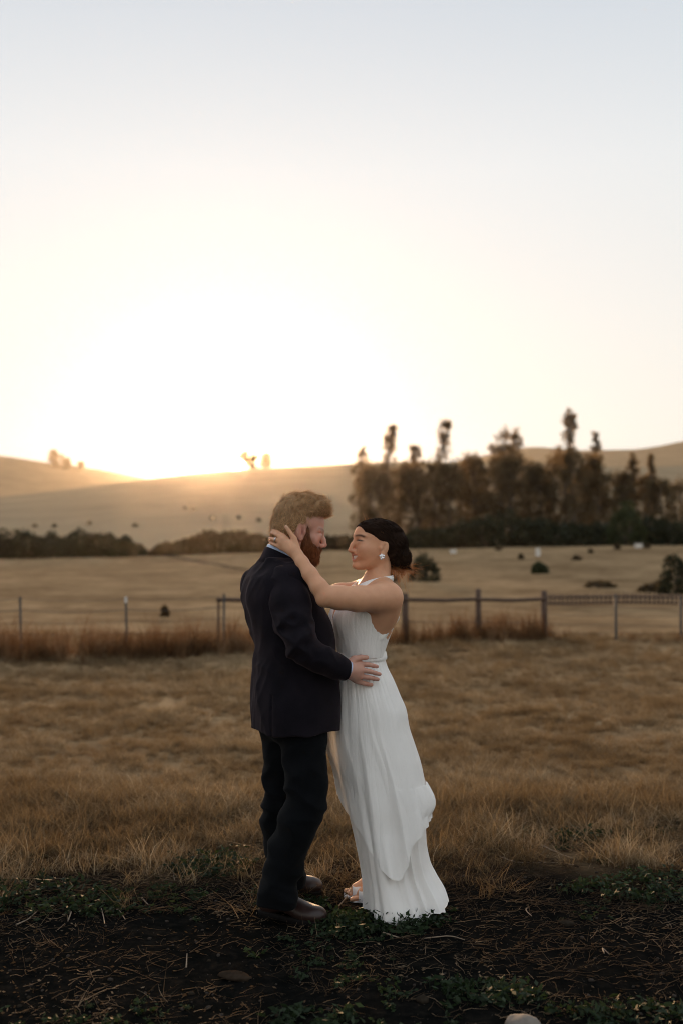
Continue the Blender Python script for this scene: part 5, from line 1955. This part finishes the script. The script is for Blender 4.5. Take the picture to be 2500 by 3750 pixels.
def waist_and_straps():
    th = np.linspace(0, 2 * math.pi, 97)[:-1]
    rows = []
    for py, off in ((2384, .002), (2387, .010), (2396, .0125), (2405, .0125), (2414, .010), (2418, .0)):
        rows.append(skirt_surface(th, np.full(96, max(py, 2398.0)), off, .12))
        rows[-1][:, 2] = q(1300, py, DW)[2]
    mesh_np('waistband', np.array(rows), ring_faces(6, 96), MAT_BODICE, woman, True, None, WOM_O)
    # beaded trim at the front of the waist
    # halter strap round the nape: flat ribbons
    def ribbon(name, pts, wid, nrm_hint):
        pts = [np.asarray(p) for p in pts]
        k_ = 40
        tt = np.linspace(0, len(pts) - 1, k_)
        C = np.stack([smooth_interp(tt, np.arange(len(pts)), [p[i] for p in pts]) for i in range(3)], -1)
        T = np.gradient(C, axis=0); T /= np.linalg.norm(T, axis=1, keepdims=True)
        cen = np.asarray(nrm_hint)
        N = C - cen; N[:, 2] *= .2; N -= T * (N * T).sum(1, keepdims=True); N /= np.linalg.norm(N, axis=1, keepdims=True)
        B = np.cross(T, N)
        rows = []
        for i in range(k_):
            w_ = wid[0] + (wid[1] - wid[0]) * math.sin(math.pi * i / (k_ - 1))
            rows.append([C[i] - B[i] * w_ + N[i] * .0, C[i] + N[i] * .003, C[i] + B[i] * w_ + N[i] * .0, C[i] + B[i] * w_ - N[i] * .003, C[i] - B[i] * w_ - N[i] * .003])
        rows = np.array(rows)
        f = []
        for i in range(k_ - 1):
            for a in range(5):
                b = (a + 1) % 5
                f.append((i * 5 + a, (i + 1) * 5 + a, (i + 1) * 5 + b, i * 5 + b))
        mesh_np(name, rows, f, MAT_BODICE, woman, True, None, WOM_O)
    nc = q(1376, 2135, DW)
    ribbon('halter_strap', [q(1285, 2190, DW - .085), q(1322, 2158, DW - .078), q(1372, 2134, DW - .078), q(1420, 2122, DW - .046), q(1439, 2117, DW + .003), q(1420, 2124, DW + .045), q(1368, 2138, DW + .075), q(1318, 2146, DW + .085), q(1282, 2172, DW + .085)],
           (.030, .0125), nc)


waist_and_straps()


def sandals():
    for sd, (tx, ty) in ((1, (1288, 3297)), (-1, (1266, 3280))):
        toe = ghit(tx, ty)
        ball = toe + np.array((.050, .0, .026))
        # footbed
        pts = []
        for x, wd, z in ((-.058, .026, .006), (-.03, .037, .008), (.02, .038, .012), (.07, .030, .035), (.12, .027, .065), (.15, .022, .068)):
            for sg in (-1, 1):
                pts.append(ball + np.array((x, sg * wd, z - .026)))
            for sg in (1, -1):
                pts.append(ball + np.array((x, sg * wd, z - .036)))
        f = []
        for i in range(5):
            for a in range(4):
                b = (a + 1) % 4
                f.append((i * 4 + a, i * 4 + b, i * 4 + 4 + b, i * 4 + 4 + a))
        f.append((0, 3, 2, 1)); f.append((20, 21, 22, 23))
        s_ = mesh_np('sandal', pts, f, MAT_WHITELEATHER, woman, False, None, WOM_O)
        # broad strap over the toes
        rows = []
        for x, g in ((-.020, .0), (-.021, .004), (.014, .006), (.015, .001)):
            an = np.linspace(-.15, math.pi + .15, 22)
            rows.append(np.stack([np.full(22, ball[0] + x), ball[1] + (.0385 + g) * np.cos(an), ball[2] - .018 + (.040 + g + x * .25) * np.sin(an)], -1))
        mesh_np('strap', np.array(rows), grid_faces(4, 22), MAT_WHITELEATHER, s_, True, None, WOM_O)


sandals()
# ------------------------------------------------------------------ grass, weeds, soil
def straw_mat(name, c0, c1, c2, trans=0.3, tcol=(0.50, 0.33, 0.14)):
    m, n, l, b = new_mat(name)
    oi = n.new('ShaderNodeObjectInfo')
    g = n.new('ShaderNodeNewGeometry')
    a = noise_node(n, l, 0.8, 4, 0.65, g.outputs['Position'])
    ad = n.new('ShaderNodeMath'); ad.operation = 'MULTIPLY_ADD'
    l.new(g.outputs['Random Per Island'], ad.inputs[0]); ad.inputs[1].default_value = 0.55
    ct = n.new('ShaderNodeMath'); ct.operation = 'MULTIPLY_ADD'; ct.inputs[1].default_value = 2.1; ct.inputs[2].default_value = -0.55
    l.new(a.outputs[0], ct.inputs[0])
    l.new(ct.outputs[0], ad.inputs[2])
    ad2 = n.new('ShaderNodeMath'); ad2.operation = 'MULTIPLY_ADD'
    l.new(oi.outputs['Random'], ad2.inputs[0]); ad2.inputs[1].default_value = 0.35
    l.new(ad.outputs[0], ad2.inputs[2])
    r = ramp(n, [(0.45, c0), (0.85, c1), (1.0, c2)])
    r.color_ramp.elements[0].position = 0.55; r.color_ramp.elements[1].position = 0.9
    mm = n.new('ShaderNodeMath'); mm.operation = 'MULTIPLY'; mm.inputs[1].default_value = 0.78
    l.new(ad2.outputs[0], mm.inputs[0])
    l.new(mm.outputs[0], r.inputs[0])
    l.new(r.outputs[0], b.inputs['Base Color'])
    b.inputs['Roughness'].default_value = 0.8
    b.inputs['Specular IOR Level'].default_value = 0.05
    tr = n.new('ShaderNodeBsdfTranslucent'); tr.inputs['Color'].default_value = (*tcol, 1)
    mx = n.new('ShaderNodeMixShader'); mx.inputs[0].default_value = trans
    l.new(b.outputs[0], mx.inputs[1]); l.new(tr.outputs[0], mx.inputs[2])
    l.new(mx.outputs[0], n['Material Output'].inputs['Surface'])
    return m


MAT_STRAW = straw_mat('dry_grass_blades', (0.048, 0.026, 0.012), (0.142, 0.097, 0.055), (0.34, 0.255, 0.16), 0.2, (0.34, 0.24, 0.12))
MAT_TALL = straw_mat('golden_grass_blades', (0.075, 0.048, 0.027), (0.22, 0.158, 0.095), (0.46, 0.36, 0.23), 0.24, (0.38, 0.29, 0.16))
MAT_WEEDBROWN = straw_mat('brown_weed_stalks', (0.030, 0.017, 0.009), (0.105, 0.060, 0.030), (0.22, 0.14, 0.08), 0.2, (0.30, 0.16, 0.07))
MAT_LITTER = straw_mat('straw_bits', (0.030, 0.020, 0.013), (0.085, 0.056, 0.034), (0.22, 0.16, 0.105), 0.08, (0.2, 0.14, 0.07))
MAT_GREEN = leaf_mat('weed_leaf', (0.007, 0.014, 0.007), (0.022, 0.038, 0.015), 0.15, (0.04, 0.07, 0.02))
MAT_STONE = simple_mat('field_stone', (0.045, 0.038, 0.033), 0.9, 0.4, 20, 0.004, 0.0)
MAT_ROCK = simple_mat('pale_rock', (0.17, 0.15, 0.13), 0.85, 0.3, 18, 0.006, 0.2)
MAT_CLOD = simple_mat('soil_clod', (0.026, 0.021, 0.016), 1.0, 0.4, 30, 0.006, 0.0)
MAT_CLODB = simple_mat('pale_clod', (0.030, 0.022, 0.016), 1.0, 0.4, 30, 0.006, 0.0)
MAT_STALK = simple_mat('dry_stalk', (0.22, 0.165, 0.115), 0.8, 0.3, 25)


def blades(n, r, spread, h0, h1, lean, width, curl=.6, seg=3):
    """a tuft of bent blades around the origin"""
    V, F = [], []
    for i in range(n):
        an, rad = r.uniform(0, 6.283), spread * math.sqrt(r.random())
        p = np.array((math.cos(an) * rad, math.sin(an) * rad, -.01))
        h = r.uniform(h0, h1)
        d = np.array((r.normal(0, lean), r.normal(0, lean), 1.0)); d /= np.linalg.norm(d)
        c = np.array((r.normal(0, curl), r.normal(0, curl), -abs(r.normal(0, curl * .5))))
        a2 = r.uniform(0, 6.283)
        s = np.array((math.cos(a2), math.sin(a2), 0)) * width * r.uniform(.6, 1.3)
        b0 = len(V)
        for k in range(seg + 1):
            t = k / seg
            q_ = p + h * (d * t + c * t * t * .5)
            w_ = 1 - .8 * t
            V += [q_ - s * w_, q_ + s * w_]
        for k in range(seg):
            a = b0 + 2 * k
            F.append((a, a + 1, a + 3, a + 2))
    return np.array(V), np.array(F)


def scatter(name, label_kind, pts, rot, scl, pick, protos):
    """one object: points that carry tufts through geometry nodes"""
    me = bpy.data.meshes.new(name)
    me.vertices.add(len(pts))
    me.vertices.foreach_set('co', np.asarray(pts, np.float32).ravel())
    for an, ty, dt in (('rot', 'FLOAT_VECTOR', np.asarray(rot, np.float32)), ('scl', 'FLOAT', np.asarray(scl, np.float32)), ('pick', 'INT', np.asarray(pick, np.int32))):
        at = me.attributes.new(an, ty, 'POINT')
        at.data.foreach_set('vector' if ty == 'FLOAT_VECTOR' else 'value', dt.ravel())
    o = link(bpy.data.objects.new(name, me))
    tag(o, kind='stuff')
    ng = bpy.data.node_groups.new(name + '_nodes', 'GeometryNodeTree')
    ng.interface.new_socket('Geometry', in_out='INPUT', socket_type='NodeSocketGeometry')
    ng.interface.new_socket('Geometry', in_out='OUTPUT', socket_type='NodeSocketGeometry')
    N, Lk = ng.nodes, ng.links
    gi, go = N.new('NodeGroupInput'), N.new('NodeGroupOutput')
    jn = N.new('GeometryNodeJoinGeometry')
    for pr in protos:
        oi = N.new('GeometryNodeObjectInfo')
        oi.inputs['Object'].default_value = pr
        g2i = N.new('GeometryNodeGeometryToInstance')
        Lk.new(oi.outputs['Geometry'], g2i.inputs[0])
        Lk.new(g2i.outputs[0], jn.inputs[0])
    iop = N.new('GeometryNodeInstanceOnPoints')
    Lk.new(gi.outputs[0], iop.inputs['Points'])
    Lk.new(jn.outputs[0], iop.inputs['Instance'])
    iop.inputs['Pick Instance'].default_value = True
    def attr(nm, ty):
        a = N.new('GeometryNodeInputNamedAttribute')
        a.data_type = ty
        a.inputs['Name'].default_value = nm
        return [s_ for s_ in a.outputs if s_.enabled and s_.name == 'Attribute'][0]
    Lk.new(attr('pick', 'INT'), iop.inputs['Instance Index'])
    e2r = N.new('FunctionNodeEulerToRotation')
    Lk.new(attr('rot', 'FLOAT_VECTOR'), e2r.inputs[0])
    Lk.new(e2r.outputs[0], iop.inputs['Rotation'])
    Lk.new(attr('scl', 'FLOAT'), iop.inputs['Scale'])
    Lk.new(iop.outputs[0], go.inputs[0])
    md = o.modifiers.new('scatter', 'NODES')
    md.node_group = ng
    return o


def proto(name, V, F, mat):
    o = mesh_np(name, V, F, mat, None, True)
    col.objects.unlink(o)
    return o


rg = np.random.default_rng(77)
GRASS = [proto('grass_tuft', *blades(46, np.random.default_rng(500 + i), .055, .035, .11, .55, .0016), MAT_STRAW) for i in range(4)]
GRASS += [proto('grass_tuft', *blades(40, np.random.default_rng(510 + i), .05, .07, .17, .5, .0017, .8), MAT_TALL) for i in range(3)]
GRASS += [proto('grass_tuft', *blades(46, np.random.default_rng(520 + i), .10, .05, .14, 1.6, .0018, .5), MAT_STRAW) for i in range(2)]     # trodden flat


def edge_y(x):
    """where the grass begins, nearer on the left"""
    return 5.05 + .10 * np.clip(x, -3, 3) + .50 * vnoise(x * 1.1, x * 0, 401) + .32 * vnoise(x * 3.5, x * 0 + 3, 402) + .35 * smoothstep(.2, 1.2, x)


def grass_points():
    P_, R_, S_, K_ = [], [], [], []
    for (y0, y1, dens) in ((3.9, 6.0, 330), (6.0, 8.5, 380), (8.5, 12, 230), (12, 20.5, 90)):
        wmax = .46 * y1 + 2.2
        n = int((y1 - y0) * 2 * wmax * dens)
        x = rg.uniform(-wmax, wmax, n); y = rg.uniform(y0, y1, n)
        keep = np.abs(x) < .46 * y + 2.2
        e = edge_y(x)
        m = smoothstep(-.8, .6, y - e + .3 * vnoise(x * 3, y * 3, 409))
        clump = .5 + .5 * vnoise(x * 1.6, y * 1.6, 403) + .35 * vnoise(x * 4.5, y * 4.5, 404)
        keep &= rg.random(n) < m * np.clip(.40 + .75 * clump, .12, 1)
        x, y, clump, e = x[keep], y[keep], clump[keep], e[keep]
        k = rg.integers(0, 4, len(x))
        tallz = np.exp(-((y - e - .75) / .6) ** 2)                  # a taller band just behind the bare soil
        tall = rg.random(len(x)) < (.55 * tallz * (clump > .3) * np.where(x > .3, 1.15, .7) + .03)
        k[tall] = rg.integers(4, 7, tall.sum())
        flat = (~tall) & (rg.random(len(x)) < .35)
        k[flat] = rg.integers(7, 9, flat.sum())
        s = rg.uniform(.6, 1.25, len(x)) * (1 + .25 * clump) * (1 - .35 * smoothstep(6.0, 7.2, y)) * np.where(y > 8.5, 1.15, 1.0) * np.where(y > 12, 1.3, 1.0)
        P_.append(np.stack([x, y, ground_z(x, y)], -1)); S_.append(s); K_.append(k)
        R_.append(np.stack([rg.normal(0, .12, len(x)), rg.normal(0, .12, len(x)) + .15, rg.uniform(0, 6.28, len(x))], -1))
    return np.concatenate(P_), np.concatenate(R_), np.concatenate(S_), np.concatenate(K_)


def trodden_points():
    """flattened straw that thins out over the bare soil"""
    n = 4200
    x, y = rg.uniform(-3.6, 3.6, n), rg.uniform(3.2, 5.9, n)
    dn = smoothstep(-1.5, .3, y - edge_y(x)) * .55 + .10 * (vnoise(x * 2.3, y * 2.3, 431) > .1)
    kp = (rg.random(n) < dn * (.5 + .7 * vnoise(x * 3, y * 3, 432))) & (np.abs(x) < .36 * y + 1.6)
    x, y = x[kp], y[kp]
    m_ = len(x)
    return (np.stack([x, y, ground_z(x, y)], -1), np.stack([rg.normal(0, .1, m_), rg.normal(0, .1, m_), rg.uniform(0, 6.28, m_)], -1), rg.uniform(.4, .9, m_), rg.integers(0, 2, m_))


scatter('dry_grass', None, *grass_points(), GRASS)
FLAT = [proto('straw_tuft', *blades(26, np.random.default_rng(550 + i), .11, .05, .14, 3.2, .0016, .25), MAT_LITTER) for i in range(2)]
scatter('trodden_straw', None, *trodden_points(), FLAT)

# brown weeds along the fence
WEED = [proto('weed_tuft', *blades(60, np.random.default_rng(530 + i), .16, .15, .55, .28, .006, .5), MAT_WEEDBROWN) for i in range(3)]
WEED += [proto('weed_tuft', *blades(26, np.random.default_rng(540 + i), .10, .45, .85, .16, .007, .35), MAT_WEEDBROWN) for i in range(2)]
fl = [p for p, h in L] + [p for p, h in R[1:]] + [p for p, h in Rr[1:]]
fx_, fy_ = np.array([p[0] for p in fl]), np.array([p[1] for p in fl])
o_ = np.argsort(fx_)
fx_, fy_ = fx_[o_], fy_[o_]
n = 1050
x = rg.uniform(-10, 9.5, n)
y = np.interp(x, fx_, fy_) + rg.normal(-.05, .38, n) - .25 * (x < -2)
dens = .65 + .3 * vnoise(x * .7, x * 0, 410) + .3 * vnoise(x * 3, x * 0, 411)
dens = dens * np.where(x > 4.2, .28, 1.0) * np.where(x < -1, 1.25, 1.0)
kp = rg.random(n) < dens
x, y = x[kp], y[kp]
k = rg.integers(0, 3, len(x))
tl = rg.random(len(x)) < np.where((x > -3.6) & (x < -.4), .22, .08)
k[tl] = rg.integers(3, 5, tl.sum())
s = rg.uniform(.45, 1.0, len(x)) * np.where(x > 4.2, .45, 1.0)
scatter('fence_weeds', None, np.stack([x, y, ground_z(x, y)], -1), np.stack([rg.normal(0, .1, len(x)), rg.normal(0, .1, len(x)), rg.uniform(0, 6.28, len(x))], -1), s, k, WEED)


def sticks(name, n, region, l0, l1, rad, mat, seed, lift=.004):
    """straw and stems lying on the soil"""
    r = np.random.default_rng(seed)
    x0, x1, y0, y1 = region
    x, y = r.uniform(x0, x1, n), r.uniform(y0, y1, n)
    keep = np.abs(x) < .36 * y + .7
    x, y = x[keep], y[keep]
    d = .55 + .6 * vnoise(x * 2.2, y * 2.2, seed) + .3 * vnoise(x * 6, y * 6, seed + 1) - .35 * smoothstep(4.6, 3.4, y)
    keep = r.random(len(x)) < d
    x, y = x[keep], y[keep]
    m_ = len(x)
    an = r.normal(0, .9, m_)
    ln = r.uniform(l0, l1, m_) * r.uniform(.4, 1, m_)
    bend = r.normal(0, .25, m_)
    pts = []
    for t in np.linspace(-.5, .5, 4):
        px_ = x + np.cos(an) * ln * t - np.sin(an) * ln * bend * t * t
        py_ = y + np.sin(an) * ln * t + np.cos(an) * ln * bend * t * t
        pts.append(np.stack([px_, py_, ground_z(px_, py_) + lift + r.uniform(0, .012, m_) * (1 + t)], -1))
    V, F = strand_mesh(np.stack(pts, 1), r.uniform(.5, 1.2, m_) * rad, 3)
    o = mesh_np(name, V, F, mat, None, True)
    return tag(o, kind='stuff')


sticks('straw_litter', 24000, (-2.8, 2.8, 3.0, 6.0), .02, .15, .0015, MAT_LITTER, 601, .003)
sticks('straw_mat', 9000, (-2.8, 2.8, 4.3, 6.2), .03, .2, .0017, MAT_LITTER, 605, .012)


def stone_mesh(name, seed, mat, sx, sy, sz, sub=2, rough=.25):
    bm = bmesh.new()
    bmesh.ops.create_icosphere(bm, subdivisions=sub, radius=1.0)
    for v in bm.verts:
        c = np.array(v.co)
        f = 1 + rough * float(vnoise3(*(c * 1.4 + seed)[:, None], seed)[0]) + rough * .5 * float(vnoise3(*(c * 3.2 + seed)[:, None], seed + 1)[0])
        v.co = Vector((c[0] * sx * f, c[1] * sy * f, c[2] * sz * f))
    me = bpy.data.meshes.new(name)
    bm.to_mesh(me); bm.free()
    me.materials.append(mat)
    me.polygons.foreach_set('use_smooth', np.ones(len(me.polygons), bool))
    return me


def pebbles(n, seed):
    r = np.random.default_rng(seed)
    base = []
    for i in range(5):
        me = stone_mesh('pebble', i + 3, MAT_STONE, 1, .8, .6, 1, .35)
        v = np.zeros(len(me.vertices) * 3); me.vertices.foreach_get('co', v)
        base.append((v.reshape(-1, 3), np.array([tuple(p.vertices) for p in me.polygons])))
        bpy.data.meshes.remove(me)
    parts = []
    for i in range(n):
        y = r.uniform(3.0, 5.6); x = r.uniform(-1, 1) * (.36 * y + .6)
        s = .0025 + .009 * r.random() ** 4
        v, f = base[i % 5]
        a = r.uniform(0, 6.28)
        R_ = np.array(((math.cos(a), -math.sin(a), 0), (math.sin(a), math.cos(a), 0), (0, 0, 1)))
        parts.append((v @ R_.T * s + np.array((x, y, gz(x, y) + s * .3)), f))
    V, F = join(parts)
    o = mesh_np('gravel', V, F, MAT_STONE, None, True)
    tag(o, kind='stuff')


pebbles(1500, 611)
# crumbs of soil
r_ = np.random.default_rng(612)
parts = []
cb = []
for i in range(4):
    me = stone_mesh('clod', i + 31, MAT_CLOD, 1, .9, .6, 1, .5)
    v = np.zeros(len(me.vertices) * 3); me.vertices.foreach_get('co', v)
    cb.append((v.reshape(-1, 3), np.array([tuple(p.vertices) for p in me.polygons])))
    bpy.data.meshes.remove(me)
for i in range(800):
    y = r_.uniform(3.0, 5.4); x = r_.uniform(-1, 1) * (.36 * y + .6)
    if r_.random() > .6 + .5 * float(vnoise(x * 2.5, y * 2.5, 613)): continue
    s = .003 + .012 * r_.random() ** 4
    a = r_.uniform(0, 6.28)
    R_m = np.array(((math.cos(a), -math.sin(a), 0), (math.sin(a), math.cos(a), 0), (0, 0, 1)))
    v, f = cb[i % 4]
    parts.append((v @ R_m.T * s + np.array((x, y, gz(x, y) + s * .15)), f))
V, F = join(parts)
tag(mesh_np('soil_crumbs', V, F, MAT_CLOD, None, True), kind='stuff')


def lone_stone(name, label, px, py, size, mat, seed, cat, rot=0.0):
    g = ground_hit(px, py)
    me = stone_mesh(name, seed, mat, *size, 3, .22)
    o = link(bpy.data.objects.new(name, me))
    o.location = (g[0], g[1], gz(g[0], g[1]) + size[2] * .45)
    o.rotation_euler = (0, .1, rot)
    tag(o, label, cat)


lone_stone('rock', 'pale angular rock at the bottom edge of the picture', 1912, 3772, (.058, .045, .034), MAT_ROCK, 51, 'rock', .2)
lone_stone('clod', 'brown clod of earth lying below the man\'s boots', 862, 3582, (.060, .034, .014), MAT_CLODB, 52, 'clod', -.1)
lone_stone('clod', 'small clod of earth at the lower right of the dark soil', 1545, 3668, (.022, .018, .014), MAT_CLOD, 53, 'clod', .5)
lone_stone('clod', 'flat stony clod in the soil right of the dress hem', 2075, 3385, (.036, .028, .011), MAT_CLOD, 54, 'clod', .5)


def weed_patch(name, label, px, py, rx, ry, h, n, seed, leaf=.014, mat=None):
    r = np.random.default_rng(seed)
    g = ground_hit(px, py)
    org = np.array((g[0], g[1], gz(g[0], g[1])))
    root = empty(name, tuple(org))
    tag(root, label, 'weeds', 'patches of green weeds')
    st, C = [], []
    for i in range(n):
        an, rd = r.uniform(0, 6.28), math.sqrt(r.random())
        wob = 1 + .35 * vnoise(an * 1.2, 0.0, seed)
        x, y = math.cos(an) * rd * rx * wob, math.sin(an) * rd * ry * wob
        z = gz(org[0] + x, org[1] + y) - org[2]
        hh = h * r.uniform(.3, 1.0) * (1 - .5 * rd)
        dv = np.array((r.normal(0, .5), r.normal(0, .5), 1.0)) * hh
        st.append(tube([np.array((x, y, z - .005)), np.array((x, y, z)) + dv * .5, np.array((x, y, z)) + dv], [.0016, .0013, .0008], 3))
        for k in range(9):
            C.append(np.array((x, y, z)) + dv * r.uniform(.25, 1.1) + r.normal(0, .016, 3) * np.array((1, 1, .4)))
    V, F = join(st)
    mesh_np('stem', V, F, MAT_GREEN, root)['kind'] = 'stuff'
    C = np.array(C); C[:, 2] = np.maximum(C[:, 2], .004)
    V, F = leaf_quads(C, leaf, r, .45)
    mesh_np('foliage', V, F, mat or MAT_GREEN, root, False)


for i, (px_, py_, rx, ry, h, n, wd) in enumerate([
        (800, 3185, .20, .17, .10, 70, 'green weeds left of the man\'s trouser legs'),
        (1400, 3395, .26, .12, .075, 120, 'green weeds around the hem of the white dress'),
        (1240, 3400, .12, .10, .06, 50, 'low weeds between the boot toe and the dress hem'),
        (2330, 3265, .34, .18, .085, 110, 'broad green weed patch at the right edge of the soil'),
        (2140, 3085, .15, .10, .11, 40, 'dark green weeds at the grass edge on the right'),
        (1770, 3650, .20, .11, .05, 60, 'low weeds in the dark soil above the pale rock'),
        (90, 3300, .28, .20, .09, 70, 'dark green weeds under the dry grass at the far left'),
        (360, 3330, .16, .10, .07, 35, 'small weeds at the grass edge on the left'),
        (1150, 3735, .16, .07, .04, 30, 'low weeds at the bottom edge of the picture'),
        (2330, 3715, .24, .10, .05, 50, 'low weeds in the bottom right corner'),
        (1140, 3320, .07, .06, .05, 18, 'tiny weeds between the man\'s two boots')]):
    weed_patch('weed_patch', wd, px_, py_, rx, ry, h, n, 700 + i)

# single pale stalks
stalks = [[(1975, 3095), (2030, 3130), (2110, 3142), (2190, 3140), (2215, 3120)], [(2215, 3120), (2240, 3128), (2262, 3165)], [(1560, 3105), (1620, 3085), (1690, 3062)], [(620, 3095), (628, 3150), (640, 3235)],
          [(372, 3325), (380, 3360), (384, 3398)], [(425, 3325), (440, 3350), (460, 3375)], [(250, 3375), (262, 3355), (252, 3345)], [(60, 3400), (110, 3370), (145, 3325)], [(1270, 3300), (1230, 3330), (1215, 3370)],
          [(1400, 3425), (1500, 3435), (1640, 3440), (1700, 3452)], [(2130, 3268), (2134, 3252)], [(1935, 3315), (1925, 3345), (1945, 3365)], [(683, 3545), (686, 3510)], [(2210, 3500), (2205, 3485), (2240, 3500)],
          [(1830, 3150), (1900, 3160), (2010, 3158), (2100, 3180)], [(520, 3300), (560, 3320), (600, 3330)]]
sl = ['forked pale stalk lying at the grass edge on the right', 'short bent stalk beside the forked one on the right', 'pale stalk leaning out of the grass right of the dress', 'upright pale stalk in the grass left of the man',
      'pale upright root-like stalk on the soil at the left', 'slanting pale stalk beside the upright one on the left', 'short hooked stalk on the soil at the far left', 'long curved stalk under the weeds at the far left', 'curved stem in front of the woman\'s toes',
      'long straight straw lying under the dress hem', 'tiny white stick standing in the soil on the right', 'small curled stalk right of the dress hem', 'tiny upright straw in the dark soil at lower left', 'thin forked twig in the dark soil at lower right',
      'long flat straw lying below the grass edge on the right', 'pale straw lying at the grass edge left of the weeds']
for i, pl in enumerate(stalks):
    pw = []
    for j, (a, b) in enumerate(pl):
        g = ground_hit(a, b)
        pw.append(np.array((g[0], g[1], gz(g[0], g[1]) + .006 + .012 * math.sin(2.1 * j + i))))
    pw = np.array(pw)
    tt = np.linspace(0, len(pw) - 1, 12)
    C = np.stack([smooth_interp(tt, np.arange(len(pw)), pw[:, a]) if len(pw) > 2 else np.interp(tt, np.arange(len(pw)), pw[:, a]) for a in range(3)], -1)
    V, F = tube(C - pw[0], np.linspace(.0034, .0016, 12), 6)
    o = mesh_np('dry_stalk', V, F, MAT_STALK)
    o.location = tuple(pw[0])
    tag(o, sl[i], 'stalk', 'pale stalks on the ground')

# scraps of leaf and husk on the soil, and tiny sprigs between them
rl = np.random.default_rng(811)
n = 9000
y = rl.uniform(3.0, 5.7, n); x = rl.uniform(-1, 1, n) * (.36 * y + .6)
kp = rl.random(n) < .45 + .6 * vnoise(x * 2.7, y * 2.7, 812)
x, y = x[kp], y[kp]
V, F = leaf_quads(np.stack([x, y, ground_z(x, y) + .005], -1), .0075, rl, .8)
tag(mesh_np('leaf_scraps', V, F, MAT_LITTER, None, False), kind='stuff')


def sprig(seed):
    r = np.random.default_rng(seed)
    parts = []
    for i in range(7):
        a = r.uniform(0, 6.28)
        d = np.array((math.cos(a), math.sin(a), r.uniform(.3, 1.1))) * r.uniform(.012, .03)
        C = np.array([d * t + r.normal(0, .003, 3) for t in np.linspace(.3, 1, 5)])
        C[:, 2] = np.maximum(C[:, 2], .002)
        parts.append(leaf_quads(C, .007, r, .4))
    return join(parts)


SPRIG = [proto('sprig', *sprig(820 + i), MAT_GREEN) for i in range(4)]
n = 2600
y = rl.uniform(3.0, 5.8, n); x = rl.uniform(-1, 1, n) * (.36 * y + .6)
d_ = vnoise(x * 1.3, y * 1.6, 815) + .5 * vnoise(x * 4, y * 4, 816)
kp = rl.random(n) < np.clip(.08 + .9 * d_, 0, .9)
x, y = x[kp], y[kp]
scatter('ground_cover', None, np.stack([x, y, ground_z(x, y)], -1), np.stack([x * 0, x * 0, rl.uniform(0, 6.28, len(x))], -1), rl.uniform(.6, 1.7, len(x)), rl.integers(0, 4, len(x)), SPRIG)
# ------------------------------------------------------------------ the evening air
def haze_box():
    x0, x1, y0, y1, z0, z1 = -900, 900, -45, 985, -1.8, 126
    v = [(x, y, z) for x in (x0, x1) for y in (y0, y1) for z in (z0, z1)]
    f = [(0, 1, 3, 2), (4, 6, 7, 5), (0, 4, 5, 1), (2, 3, 7, 6), (0, 2, 6, 4), (1, 5, 7, 3)]
    m = bpy.data.materials.new('evening_haze')
    m.use_nodes = True
    n, l = m.node_tree.nodes, m.node_tree.links
    n.remove(n['Principled BSDF'])
    pv = n.new('ShaderNodeVolumePrincipled')
    pv.inputs['Color'].default_value = (0.95, 0.88, 0.80, 1)
    pv.inputs['Density'].default_value = 0.000042
    pv.inputs['Anisotropy'].default_value = 0.93
    l.new(pv.outputs[0], n['Material Output'].inputs['Volume'])
    o = mesh_np('haze', v, f, m, smooth=False)
    tag(o, kind='stuff')


haze_box()
